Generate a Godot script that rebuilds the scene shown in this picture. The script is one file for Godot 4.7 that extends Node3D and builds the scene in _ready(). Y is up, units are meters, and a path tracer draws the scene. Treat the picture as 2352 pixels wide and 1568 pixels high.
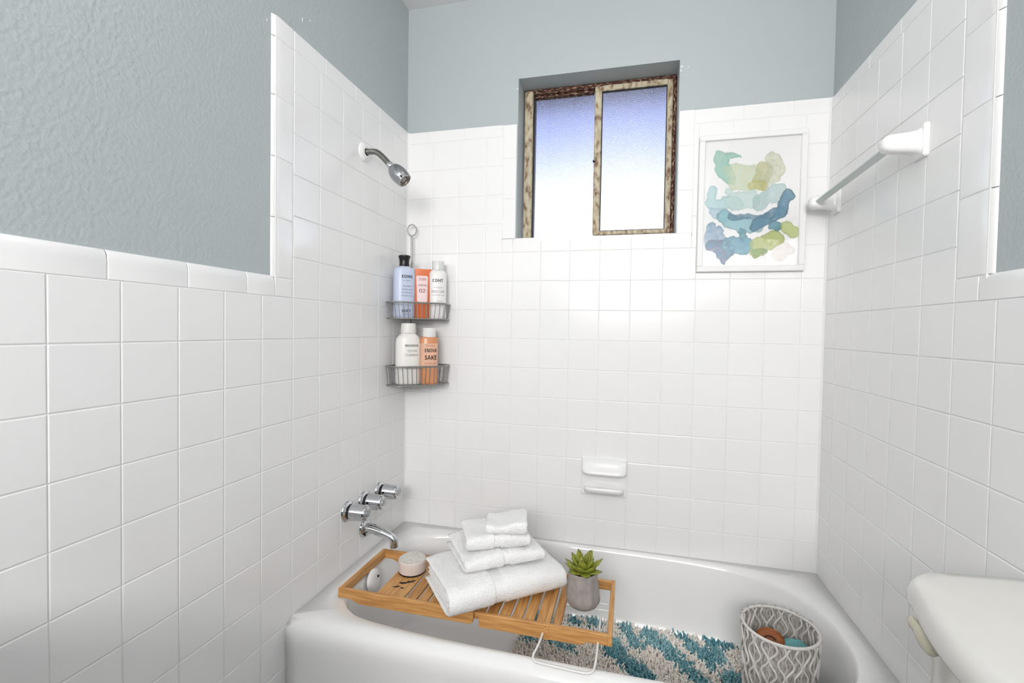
extends Node3D
# Tile-walled bath alcove. Geometry is written in tile pitches (one wall tile = P metres), y measured from the trim course; T() turns it into metres.

const P := 0.111
const YF := 11.2          # floor lies 11.2 tiles under the trim course
const W := 13.62          # width of the alcove in tiles
const ZE := 33.0          # depth of the room
const YC := 10.9          # ceiling
const LAMP_TILT := 0.25    # the panel looks a little upwards
const LAMP_A := 0.05      # ceiling lamp
const LAMP_B := 5.45       # light panel behind the viewpoint

var rng := RandomNumberGenerator.new()
var M := {}
var mesh_cache := {}


func T(x: float, y: float, z: float) -> Vector3:
	return Vector3(x * P, (y + YF) * P, z * P)


func _ready() -> void:
	rng.seed = 4711
	# ---- camera, sky, lights, exposure
	var cam := Camera3D.new()
	cam.name = "camera"
	add_child(cam)
	cam.position = T(8.0107, -0.6856, 15.8309 - 0.0)
	cam.rotation = Vector3(-0.0249, 0.2462, 0.0166)
	cam.fov = 72.14
	cam.near = 0.02
	cam.current = true

	var we := WorldEnvironment.new()
	we.name = "world"
	var env := Environment.new()
	var sky := Sky.new()
	var sm := ProceduralSkyMaterial.new()
	sm.sky_top_color = Color(0.155, 0.185, 0.29)
	sm.sky_horizon_color = Color(0.98, 0.985, 1.0)
	sm.sky_curve = 0.075
	sm.sky_energy_multiplier = 3.0
	sm.ground_bottom_color = Color(0.30, 0.31, 0.33)
	sm.ground_horizon_color = Color(0.42, 0.43, 0.45)
	sm.ground_energy_multiplier = 1.6
	sky.sky_material = sm
	env.background_mode = Environment.BG_SKY
	env.sky = sky
	env.tonemap_mode = Environment.TONE_MAPPER_LINEAR
	env.tonemap_exposure = 1.0
	env.sdfgi_enabled = true
	env.ssao_enabled = true
	env.ssil_enabled = true
	we.environment = env
	add_child(we)

	make_materials()
	room()
	window()
	tub()
	toilet()
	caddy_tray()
	towels()
	plant()
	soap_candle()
	mat()
	basket()
	shower()
	taps()
	corner_rack()
	soap_dish()
	towel_bar()
	shade_cabinet()
	picture()
	lamps()


# ---------------------------------------------------------------- small helpers

func st_new() -> SurfaceTool:
	var s := SurfaceTool.new()
	s.begin(Mesh.PRIMITIVE_TRIANGLES)
	return s


func tri(s: SurfaceTool, a: Vector3, b: Vector3, c: Vector3) -> void:  # counter-clockwise seen from outside
	s.add_vertex(T(a.x, a.y, a.z))
	s.add_vertex(T(c.x, c.y, c.z))
	s.add_vertex(T(b.x, b.y, b.z))


func quad(s: SurfaceTool, a: Vector3, b: Vector3, c: Vector3, d: Vector3) -> void:
	tri(s, a, b, c)
	tri(s, a, c, d)


func done(s: SurfaceTool) -> ArrayMesh:
	s.index()
	s.generate_normals()
	return s.commit()


func put_mesh(called: String, m: Mesh, mat_: Material, parent: Node3D = null) -> MeshInstance3D:
	var o := MeshInstance3D.new()
	o.name = called
	o.mesh = m
	o.material_override = mat_
	if parent == null:
		add_child(o, true)
	else:
		parent.add_child(o, true)
		o.position = -origin_of(parent)
	return o


func origin_of(n: Node) -> Vector3:
	var v := Vector3.ZERO
	while n != self and n is Node3D:
		v += (n as Node3D).position
		n = n.get_parent()
	return v


func part(called: String, s: SurfaceTool, mat_: Material, parent: Node3D) -> MeshInstance3D:
	return put_mesh(called, done(s), mat_, parent)


func thing(called: String, at: Vector3, label: String, category: String, group := "") -> Node3D:
	var o := Node3D.new()
	o.name = called
	add_child(o, true)
	o.position = T(at.x, at.y, at.z)
	tag(o, label, category, group)
	return o


func tag(o: Node, label: String, category: String, group := "") -> void:
	o.set_meta("label", label)
	o.set_meta("category", category)
	if group != "":
		o.set_meta("group", group)


func structure(o: Node, label: String, category: String) -> void:
	o.set_meta("kind", "structure")
	o.set_meta("label", label)
	o.set_meta("category", category)


# box with chamfered edges, centre c, size z, basis b (columns are the box's axes)
func cbox(s: SurfaceTool, c: Vector3, size: Vector3, ch := 0.015, b := Basis.IDENTITY) -> void:
	s.set_smooth_group(-1)
	var h := size * 0.5
	var e := minf(ch, minf(h.x, minf(h.y, h.z)) * 0.9)
	var p := {}
	for sx in [-1, 1]:
		for sy in [-1, 1]:
			for sz in [-1, 1]:
				var q := Vector3(sx, sy, sz)
				p[[sx, sy, sz, 0]] = c + b * Vector3(q.x * h.x, q.y * (h.y - e), q.z * (h.z - e))
				p[[sx, sy, sz, 1]] = c + b * Vector3(q.x * (h.x - e), q.y * h.y, q.z * (h.z - e))
				p[[sx, sy, sz, 2]] = c + b * Vector3(q.x * (h.x - e), q.y * (h.y - e), q.z * h.z)
	for g in [-1, 1]:
		var l := [[[g, -1, -1, 0], [g, 1, -1, 0], [g, 1, 1, 0], [g, -1, 1, 0]], [[-1, g, -1, 1], [-1, g, 1, 1], [1, g, 1, 1], [1, g, -1, 1]], [[-1, -1, g, 2], [1, -1, g, 2], [1, 1, g, 2], [-1, 1, g, 2]]]
		for f in l:
			outq(s, c, p[f[0]], p[f[1]], p[f[2]], p[f[3]])
	for u in [-1, 1]:
		for v in [-1, 1]:
			outq(s, c, p[[u, v, -1, 0]], p[[u, v, 1, 0]], p[[u, v, 1, 1]], p[[u, v, -1, 1]])
			outq(s, c, p[[u, -1, v, 0]], p[[u, 1, v, 0]], p[[u, 1, v, 2]], p[[u, -1, v, 2]])
			outq(s, c, p[[-1, u, v, 1]], p[[1, u, v, 1]], p[[1, u, v, 2]], p[[-1, u, v, 2]])
			for w in [-1, 1]:
				outt(s, c, p[[u, v, w, 0]], p[[u, v, w, 1]], p[[u, v, w, 2]])


func outt(s: SurfaceTool, c: Vector3, a: Vector3, b: Vector3, d: Vector3) -> void:  # a triangle turned away from c
	if (b - a).cross(d - a).dot((a + b + d) / 3.0 - c) >= 0:
		tri(s, a, b, d)
	else:
		tri(s, a, d, b)


func outq(s: SurfaceTool, c: Vector3, a: Vector3, b: Vector3, d: Vector3, e: Vector3) -> void:
	if (b - a).cross(d - a).dot((a + b + d + e) / 4.0 - c) >= 0:
		quad(s, a, b, d, e)
	else:
		quad(s, a, e, d, b)


# surface through rings of points; each ring runs counter-clockwise seen against the direction of the loft
func loft(s: SurfaceTool, rings: Array, cap0 := true, cap1 := true, closed := true, group := 1) -> void:
	s.set_smooth_group(group)
	var n: int = rings[0].size()
	for i in rings.size() - 1:
		var a = rings[i]
		var b = rings[i + 1]
		for j in (n if closed else n - 1):
			var k := (j + 1) % n
			quad(s, a[j], a[k], b[k], b[j])
	s.set_smooth_group(group + 1)
	if cap0:
		cap(s, rings[0], true)
	s.set_smooth_group(group + 2)
	if cap1:
		cap(s, rings[-1], false)


func cap(s: SurfaceTool, ring, flip: bool) -> void:
	var c := Vector3.ZERO
	for q in ring:
		c += q
	c /= ring.size()
	for j in ring.size():
		var k: int = (j + 1) % ring.size()
		if flip:
			tri(s, c, ring[k], ring[j])
		else:
			tri(s, c, ring[j], ring[k])


# solid of revolution: prof holds (radius, height along axis); o is the foot, b.y the axis
func lathe(s: SurfaceTool, prof: Array, o: Vector3, b := Basis.IDENTITY, seg := 32, group := 10) -> void:
	var g := group
	for i in prof.size() - 1:
		var p0: Vector2 = prof[i]
		var p1: Vector2 = prof[i + 1]
		if i > 0:
			var pm: Vector2 = prof[i - 1]
			if absf((p0 - pm).angle_to(p1 - p0)) > 0.7:
				g += 1
		s.set_smooth_group(g)
		for j in seg:
			var t0 := TAU * j / seg
			var t1 := TAU * (j + 1) / seg
			var a := o + b * Vector3(p0.x * cos(t0), p0.y, -p0.x * sin(t0))
			var c := o + b * Vector3(p0.x * cos(t1), p0.y, -p0.x * sin(t1))
			var d := o + b * Vector3(p1.x * cos(t1), p1.y, -p1.x * sin(t1))
			var e := o + b * Vector3(p1.x * cos(t0), p1.y, -p1.x * sin(t0))
			if p0.x > 1e-5:
				tri(s, a, c, d)
			if p1.x > 1e-5:
				tri(s, a, d, e)


# round bar along a path
func tube(s: SurfaceTool, path: Array, r, seg := 8, closed := false, group := 30) -> void:
	var n := path.size()
	var rings := []
	var up := Vector3.ZERO
	for i in n:
		var a: Vector3 = path[(i - 1 + n) % n] if closed or i > 0 else path[0]
		var b: Vector3 = path[(i + 1) % n] if closed or i < n - 1 else path[n - 1]
		var d := (b - a).normalized()
		if up == Vector3.ZERO:
			up = Vector3.UP if absf(d.y) < 0.9 else Vector3.RIGHT
		var x := up.cross(d).normalized()
		up = d.cross(x).normalized()
		var rr: float = r[i] if r is Array else r
		var ring := PackedVector3Array()
		for j in seg:
			var t := TAU * j / seg
			ring.append(path[i] + (x * cos(t) + up * sin(t)) * rr)
		rings.append(ring)
	if closed:
		rings.append(rings[0])
	loft(s, rings, not closed, not closed, true, group)


func spline(pts: Array, n: int, closed := true) -> PackedVector2Array:
	var out := PackedVector2Array()
	var m := pts.size()
	var segs := m if closed else m - 1
	var dense := PackedVector2Array()
	for i in segs:
		var p0: Vector2 = pts[(i - 1 + m) % m] if closed or i > 0 else pts[0]
		var p1: Vector2 = pts[i]
		var p2: Vector2 = pts[(i + 1) % m]
		var p3: Vector2 = pts[(i + 2) % m] if closed or i + 2 < m else pts[m - 1]
		for k in 12:
			dense.append(p1.cubic_interpolate(p2, p0, p3, k / 12.0))
	if not closed:
		dense.append(pts[m - 1])
	var l := [0.0]
	var e := dense.size() if closed else dense.size() - 1
	for i in e:
		l.append(l[-1] + dense[i].distance_to(dense[(i + 1) % dense.size()]))
	var at := 0
	for i in n:
		var want: float = l[-1] * i / (n if closed else n - 1)
		while at < e - 1 and l[at + 1] < want:
			at += 1
		out.append(dense[at].lerp(dense[(at + 1) % dense.size()], clampf((want - l[at]) / maxf(l[at + 1] - l[at], 1e-6), 0, 1)))
	return out


func spline3(pts: Array, per := 6) -> Array:
	var out := []
	var m := pts.size()
	for i in m - 1:
		for k in per:
			out.append(pts[i].cubic_interpolate(pts[i + 1], pts[maxi(i - 1, 0)], pts[mini(i + 2, m - 1)], float(k) / per))
	out.append(pts[m - 1])
	return out


# flat outline (x, y) with depth along z from z0 to z1, chamfered edges, in a frame
func plate(s: SurfaceTool, poly: PackedVector2Array, z0: float, z1: float, ch: float, o: Vector3, b := Basis.IDENTITY) -> void:
	var n := poly.size()
	var area := 0.0
	for i in n:
		area += poly[i].cross(poly[(i + 1) % n])
	if area < 0:
		poly.reverse()
	var inset := PackedVector2Array()
	for i in n:
		var d0 := (poly[i] - poly[(i - 1 + n) % n]).normalized()
		var d1 := (poly[(i + 1) % n] - poly[i]).normalized()
		var n0 := Vector2(-d0.y, d0.x)
		var n1 := Vector2(-d1.y, d1.x)
		var bis := (n0 + n1).normalized()
		inset.append(poly[i] + bis * ch / maxf(0.4, bis.dot(n0)))
	s.set_smooth_group(-1)
	var lv := [[inset, z0], [poly, z0 + ch], [poly, z1 - ch], [inset, z1]]
	for k in 3:
		for i in n:
			var j := (i + 1) % n
			var a = lv[k][0]
			var c = lv[k + 1][0]
			quad(s, o + b * Vector3(a[i].x, a[i].y, lv[k][1]), o + b * Vector3(a[j].x, a[j].y, lv[k][1]), o + b * Vector3(c[j].x, c[j].y, lv[k + 1][1]), o + b * Vector3(c[i].x, c[i].y, lv[k + 1][1]))
	var t := Geometry2D.triangulate_polygon(inset)
	for i in t.size() / 3:
		var q := [inset[t[i * 3]], inset[t[i * 3 + 1]], inset[t[i * 3 + 2]]]
		if (q[1] - q[0]).cross(q[2] - q[0]) < 0:
			q.reverse()
		var f := func(v: Vector2, z: float) -> Vector3: return o + b * Vector3(v.x, v.y, z)
		tri(s, f.call(q[0], z1), f.call(q[1], z1), f.call(q[2], z1))
		tri(s, f.call(q[0], z0), f.call(q[2], z0), f.call(q[1], z0))


# ---------------------------------------------------------------- materials

func noise_tex(freq: float, size := 512, kind := FastNoiseLite.TYPE_SIMPLEX_SMOOTH, oct := 4, ramp: Gradient = null, normal := false, strength := 4.0, seed_ := 1) -> NoiseTexture2D:
	var f := FastNoiseLite.new()
	f.noise_type = kind
	f.frequency = freq
	f.fractal_octaves = oct
	f.seed = seed_
	var t := NoiseTexture2D.new()
	t.width = size
	t.height = size
	t.seamless = true
	t.noise = f
	t.as_normal_map = normal
	t.bump_strength = strength
	if ramp:
		t.color_ramp = ramp
	return t


func grad(cols: Array) -> Gradient:
	var g := Gradient.new()
	var o := PackedFloat32Array()
	var c := PackedColorArray()
	for q in cols:
		o.append(q[0])
		c.append(q[1])
	g.offsets = o
	g.colors = c
	return g


func mat_new(col: Color, rough: float, metal := 0.0) -> StandardMaterial3D:
	var m := StandardMaterial3D.new()
	m.albedo_color = col
	m.roughness = rough
	m.metallic = metal
	return m


func tri_scale(m: StandardMaterial3D, sc: Vector3) -> StandardMaterial3D:
	m.uv1_triplanar = true
	m.uv1_scale = sc
	m.uv1_triplanar_sharpness = 4.0
	return m


func make_materials() -> void:
	M.tile = mat_new(Color(0.95, 0.95, 0.95), 0.2)
	M.tile2 = mat_new(Color(0.948, 0.949, 0.949), 0.18)
	M.tile3 = mat_new(Color(0.952, 0.951, 0.951), 0.14)
	M.grout = mat_new(Color(0.93, 0.93, 0.925), 0.8)
	var orange_peel := noise_tex(0.035, 512, FastNoiseLite.TYPE_SIMPLEX_SMOOTH, 3, null, false, 8.0, 5)
	M.paint = tri_scale(mat_new(Color(0.705, 0.738, 0.748), 0.42), Vector3(4.2, 4.2, 4.2))
	M.paint.heightmap_enabled = true
	M.paint.heightmap_texture = orange_peel
	M.paint.heightmap_scale = 0.09
	M.paint_plain = mat_new(Color(0.705, 0.738, 0.748), 0.42)
	M.white = mat_new(Color(0.93, 0.93, 0.93), 0.5)
	M.enamel = mat_new(Color(0.945, 0.945, 0.943), 0.10)
	M.ceramic = mat_new(Color(0.95, 0.95, 0.948), 0.12)
	M.toilet = mat_new(Color(0.875, 0.87, 0.85), 0.14)
	M.chrome = mat_new(Color(0.80, 0.81, 0.82), 0.07, 1.0)
	M.satin = mat_new(Color(0.66, 0.67, 0.68), 0.22, 1.0)
	M.arm = mat_new(Color(0.52, 0.52, 0.50), 0.25, 1.0)
	M.wire = mat_new(Color(0.60, 0.60, 0.59), 0.35, 0.6)
	M.white_wire = mat_new(Color(0.93, 0.93, 0.92), 0.25)
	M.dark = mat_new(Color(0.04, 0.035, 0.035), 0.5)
	# bamboo: grain along x and along z
	var wood := grad([[0.0, Color(0.70, 0.49, 0.27)], [0.42, Color(0.775, 0.565, 0.33)], [0.62, Color(0.82, 0.615, 0.375)], [1.0, Color(0.87, 0.69, 0.45)]])
	var wt := noise_tex(0.012, 512, FastNoiseLite.TYPE_SIMPLEX_SMOOTH, 5, wood, false, 1.0, 11)
	M.bamboo_x = tri_scale(mat_new(Color.WHITE, 0.42), Vector3(1.1, 14.0, 14.0))
	M.bamboo_x.albedo_texture = wt
	M.bamboo_z = tri_scale(mat_new(Color.WHITE, 0.42), Vector3(14.0, 14.0, 1.1))
	M.bamboo_z.albedo_texture = wt
	M.bamboo_z2 = tri_scale(mat_new(Color(0.93, 0.91, 0.88), 0.45), Vector3(12.0, 12.0, 1.4))
	M.bamboo_z2.albedo_texture = wt
	M.bamboo_z2.uv1_offset = Vector3(0.3, 0.7, 0.1)
	# towelling
	M.towel = tri_scale(mat_new(Color(0.988, 0.988, 0.988), 0.95), Vector3(9.0, 9.0, 9.0))
	M.towel.heightmap_enabled = true
	M.towel.heightmap_texture = noise_tex(0.06, 512, FastNoiseLite.TYPE_CELLULAR, 2, null, false, 8.0, 21)
	M.towel.heightmap_scale = 0.25
	M.towel.rim_enabled = true
	M.towel.rim = 0.3
	M.towel_band = mat_new(Color(0.955, 0.955, 0.958), 0.85)
	# concrete pot, soil, leaves
	M.concrete = tri_scale(mat_new(Color.WHITE, 0.8), Vector3(7, 7, 7))
	M.concrete.albedo_texture = noise_tex(0.02, 256, FastNoiseLite.TYPE_SIMPLEX_SMOOTH, 5, grad([[0.0, Color(0.57, 0.545, 0.535)], [1.0, Color(0.66, 0.635, 0.62)]]), false, 1.0, 31)
	M.soil = mat_new(Color(0.06, 0.055, 0.05), 0.95)
	M.leaf = mat_new(Color.WHITE, 0.38)
	M.leaf.vertex_color_use_as_albedo = true
	M.leaf.backlight_enabled = true
	M.leaf.backlight = Color(0.12, 0.18, 0.03)
	# weathered window steel
	var rust := grad([[0.0, Color(0.36, 0.24, 0.17)], [0.22, Color(0.52, 0.42, 0.33)], [0.36, Color(0.66, 0.60, 0.50)], [0.6, Color(0.76, 0.72, 0.62)], [1.0, Color(0.82, 0.79, 0.70)]])
	M.old_paint = tri_scale(mat_new(Color.WHITE, 0.6), Vector3(3, 1.5, 3))
	M.old_paint.albedo_texture = noise_tex(0.025, 512, FastNoiseLite.TYPE_SIMPLEX_SMOOTH, 5, rust, false, 1.0, 41)
	M.old_paint.heightmap_enabled = true
	M.old_paint.heightmap_texture = noise_tex(0.05, 256, FastNoiseLite.TYPE_SIMPLEX_SMOOTH, 4, null, false, 8.0, 42)
	M.old_paint.heightmap_scale = 0.15
	var rust2 := grad([[0.0, Color(0.07, 0.03, 0.02)], [0.45, Color(0.26, 0.10, 0.06)], [0.58, Color(0.42, 0.28, 0.20)], [0.75, Color(0.66, 0.58, 0.49)], [1.0, Color(0.74, 0.68, 0.60)]])
	M.rust = tri_scale(mat_new(Color.WHITE, 0.75), Vector3(9, 2.5, 9))
	M.rust.albedo_texture = noise_tex(0.03, 512, FastNoiseLite.TYPE_SIMPLEX_SMOOTH, 5, rust2, false, 1.0, 43)
	M.rust_x = tri_scale(mat_new(Color.WHITE, 0.75), Vector3(2.5, 9, 9))
	M.rust_x.albedo_texture = noise_tex(0.03, 512, FastNoiseLite.TYPE_SIMPLEX_SMOOTH, 5, rust2, false, 1.0, 44)
	M.frosted = mat_new(Color(0.97, 0.98, 1.0, 0.0), 0.15)
	M.frosted.transparency = BaseMaterial3D.TRANSPARENCY_ALPHA
	M.frosted.refraction_enabled = true
	M.frosted.refraction_scale = 0.05
	M.frosted = tri_scale(M.frosted, Vector3(10, 10, 10))
	M.frosted.normal_enabled = true
	M.frosted.normal_scale = 0.35
	M.frosted.normal_texture = noise_tex(0.06, 512, FastNoiseLite.TYPE_CELLULAR, 2, null, true, 6.0, 51)
	M.glass = mat_new(Color(1, 1, 1, 0.02), 0.03)
	M.glass.transparency = BaseMaterial3D.TRANSPARENCY_ALPHA
	M.plastic_clear = mat_new(Color(0.80, 0.83, 0.83), 0.18)
	M.lamp_glow = mat_new(Color(1, 1, 1), 0.4)
	M.lamp_glow.emission_enabled = true
	M.lamp_glow.emission = Color(1.0, 0.98, 0.95)
	M.lamp_glow.emission_energy_multiplier = 1.2


# ---------------------------------------------------------------- room

# a wall's own frame: u along it, v up, n towards the room
func wall_point(f: Dictionary, u: float, v: float, d: float) -> Vector3:
	return f.o + f.u * u + Vector3(0, v, 0) + f.n * d


func tile(f: Dictionary, u0: float, v0: float, u1: float, v1: float, called := "tile", gap := 0.019, round_side := "") -> void:
	u0 += gap * 0.5
	u1 -= gap * 0.5
	v0 += gap * 0.5
	v1 -= gap * 0.5
	var w := u1 - u0
	var h := v1 - v0
	if w < 0.02 or h < 0.02:
		return
	var key := [f.name, snappedf(w, 0.004), snappedf(h, 0.004), round_side]
	if not mesh_cache.has(key):
		mesh_cache[key] = tile_mesh(f, w, h, round_side)
	var o := MeshInstance3D.new()
	o.name = called
	o.mesh = mesh_cache[key]
	o.material_override = [M.tile, M.tile, M.tile2, M.tile3][rng.randi() % 4]
	f.node.add_child(o, true)
	var c := wall_point(f, (u0 + u1) * 0.5, (v0 + v1) * 0.5, 0.0)
	o.position = T(c.x, c.y, c.z) - origin_of(f.node)
	o.rotation = Vector3(rng.randf_range(-1, 1), rng.randf_range(-1, 1), rng.randf_range(-1, 1)) * 0.0014


func tile_mesh(f: Dictionary, w: float, h: float, round_side: String) -> ArrayMesh:
	var s := st_new()
	var pt := func(u: float, v: float, d: float) -> Vector3:
		var q: Vector3 = f.u * u + Vector3(0, v, 0) + f.n * d
		return q - Vector3(0, YF, 0)      # T() adds YF again
	var flip: bool = f.u.cross(Vector3.UP).dot(f.n) < 0
	var qd := func(a: Vector3, b: Vector3, c: Vector3, d: Vector3) -> void:
		if flip:
			quad(s, a, d, c, b)
		else:
			quad(s, a, b, c, d)
	var x := w * 0.5
	var y := h * 0.5
	var b := 0.015
	if round_side == "":
		s.set_smooth_group(-1)
		var r := [[x, y, -0.03], [x, y, -0.0085], [x - b * 0.35, y - b * 0.35, -0.0028], [x - b, y - b, 0.0]]
		for k in 3:
			var p: Array = r[k]
			var q: Array = r[k + 1]
			qd.call(pt.call(-p[0], -p[1], p[2]), pt.call(p[0], -p[1], p[2]), pt.call(q[0], -q[1], q[2]), pt.call(-q[0], -q[1], q[2]))
			qd.call(pt.call(p[0], -p[1], p[2]), pt.call(p[0], p[1], p[2]), pt.call(q[0], q[1], q[2]), pt.call(q[0], -q[1], q[2]))
			qd.call(pt.call(p[0], p[1], p[2]), pt.call(-p[0], p[1], p[2]), pt.call(-q[0], q[1], q[2]), pt.call(q[0], q[1], q[2]))
			qd.call(pt.call(-p[0], p[1], p[2]), pt.call(-p[0], -p[1], p[2]), pt.call(-q[0], -q[1], q[2]), pt.call(-q[0], q[1], q[2]))
		var e: Array = r[3]
		qd.call(pt.call(-e[0], -e[1], 0), pt.call(e[0], -e[1], 0), pt.call(e[0], e[1], 0), pt.call(-e[0], e[1], 0))
	else:
		# bullnose: the face rolls back to the wall along one side
		var prof := []
		var long: float = h if round_side in ["u+", "u-"] else w      # length of the seam direction
		var across: float = w if round_side in ["u+", "u-"] else h
		prof.append(Vector2(-across * 0.5, -0.03))
		prof.append(Vector2(-across * 0.5, -0.006))
		prof.append(Vector2(-across * 0.5 + b * 0.6, 0.0))
		var rad := minf(0.26, across * 0.42)
		var fall := 0.085
		for k in 9:
			var t := PI * 0.5 * k / 8.0
			prof.append(Vector2(across * 0.5 - rad + rad * sin(t), -fall + fall * cos(t)))
		var at := func(q: Vector2, l: float, ins: float) -> Vector3:
			var a := q.x
			var d := q.y - ins * 0.5
			match round_side:
				"u+": return pt.call(a, l, d)
				"u-": return pt.call(-a, l, d)
				_: return pt.call(l, a, d)
		var ls := [-long * 0.5, -long * 0.5 + b * 0.4, -long * 0.5 + b, long * 0.5 - b, long * 0.5 - b * 0.4, long * 0.5]
		var ins := [0.03, 0.004, 0.0, 0.0, 0.004, 0.03]
		var turn := round_side == "u+" 
		for i in 5:
			for k in prof.size() - 1:
				s.set_smooth_group(1 if k > 1 else 2)
				var a: Vector3 = at.call(prof[k], ls[i], ins[i])
				var c: Vector3 = at.call(prof[k + 1], ls[i], ins[i])
				var d: Vector3 = at.call(prof[k + 1], ls[i + 1], ins[i + 1])
				var g: Vector3 = at.call(prof[k], ls[i + 1], ins[i + 1])
				# face the room
				if (c - a).cross(d - a).dot(f.n) < -1e-9 or (absf((c - a).cross(d - a).dot(f.n)) < 1e-9 and not turn):
					quad(s, a, g, d, c)
				else:
					quad(s, a, c, d, g)
	return done(s)


func tiles(f: Dictionary, us: Array, vs: Array) -> void:
	for i in us.size() - 1:
		for j in vs.size() - 1:
			tile(f, us[i], vs[j], us[i + 1], vs[j + 1])


func steps(a: float, first: float, b: float, d := 1.0) -> Array:  # a, then a regular series starting at first, then b
	var out := [a]
	var q := first
	while q < b - 0.01:
		if q > a + 0.01:
			out.append(q)
		q += d
	out.append(b)
	return out


func slab(s: SurfaceTool, a: Vector3, b: Vector3) -> void:
	s.set_smooth_group(-1)
	var c := (a + b) * 0.5
	var h := (b - a).abs() * 0.5
	var k := func(x: int, y: int, z: int) -> Vector3: return c + Vector3(h.x * x, h.y * y, h.z * z)
	outq(s, c, k.call(1, -1, -1), k.call(1, 1, -1), k.call(1, 1, 1), k.call(1, -1, 1))
	outq(s, c, k.call(-1, -1, -1), k.call(-1, 1, -1), k.call(-1, 1, 1), k.call(-1, -1, 1))
	outq(s, c, k.call(-1, 1, -1), k.call(1, 1, -1), k.call(1, 1, 1), k.call(-1, 1, 1))
	outq(s, c, k.call(-1, -1, -1), k.call(1, -1, -1), k.call(1, -1, 1), k.call(-1, -1, 1))
	outq(s, c, k.call(-1, -1, 1), k.call(1, -1, 1), k.call(1, 1, 1), k.call(-1, 1, 1))
	outq(s, c, k.call(-1, -1, -1), k.call(1, -1, -1), k.call(1, 1, -1), k.call(-1, 1, -1))


const WX0 := 4.10      # window opening
const WX1 := 9.36
const WY0 := 2.48
const WY1 := 7.965

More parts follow.
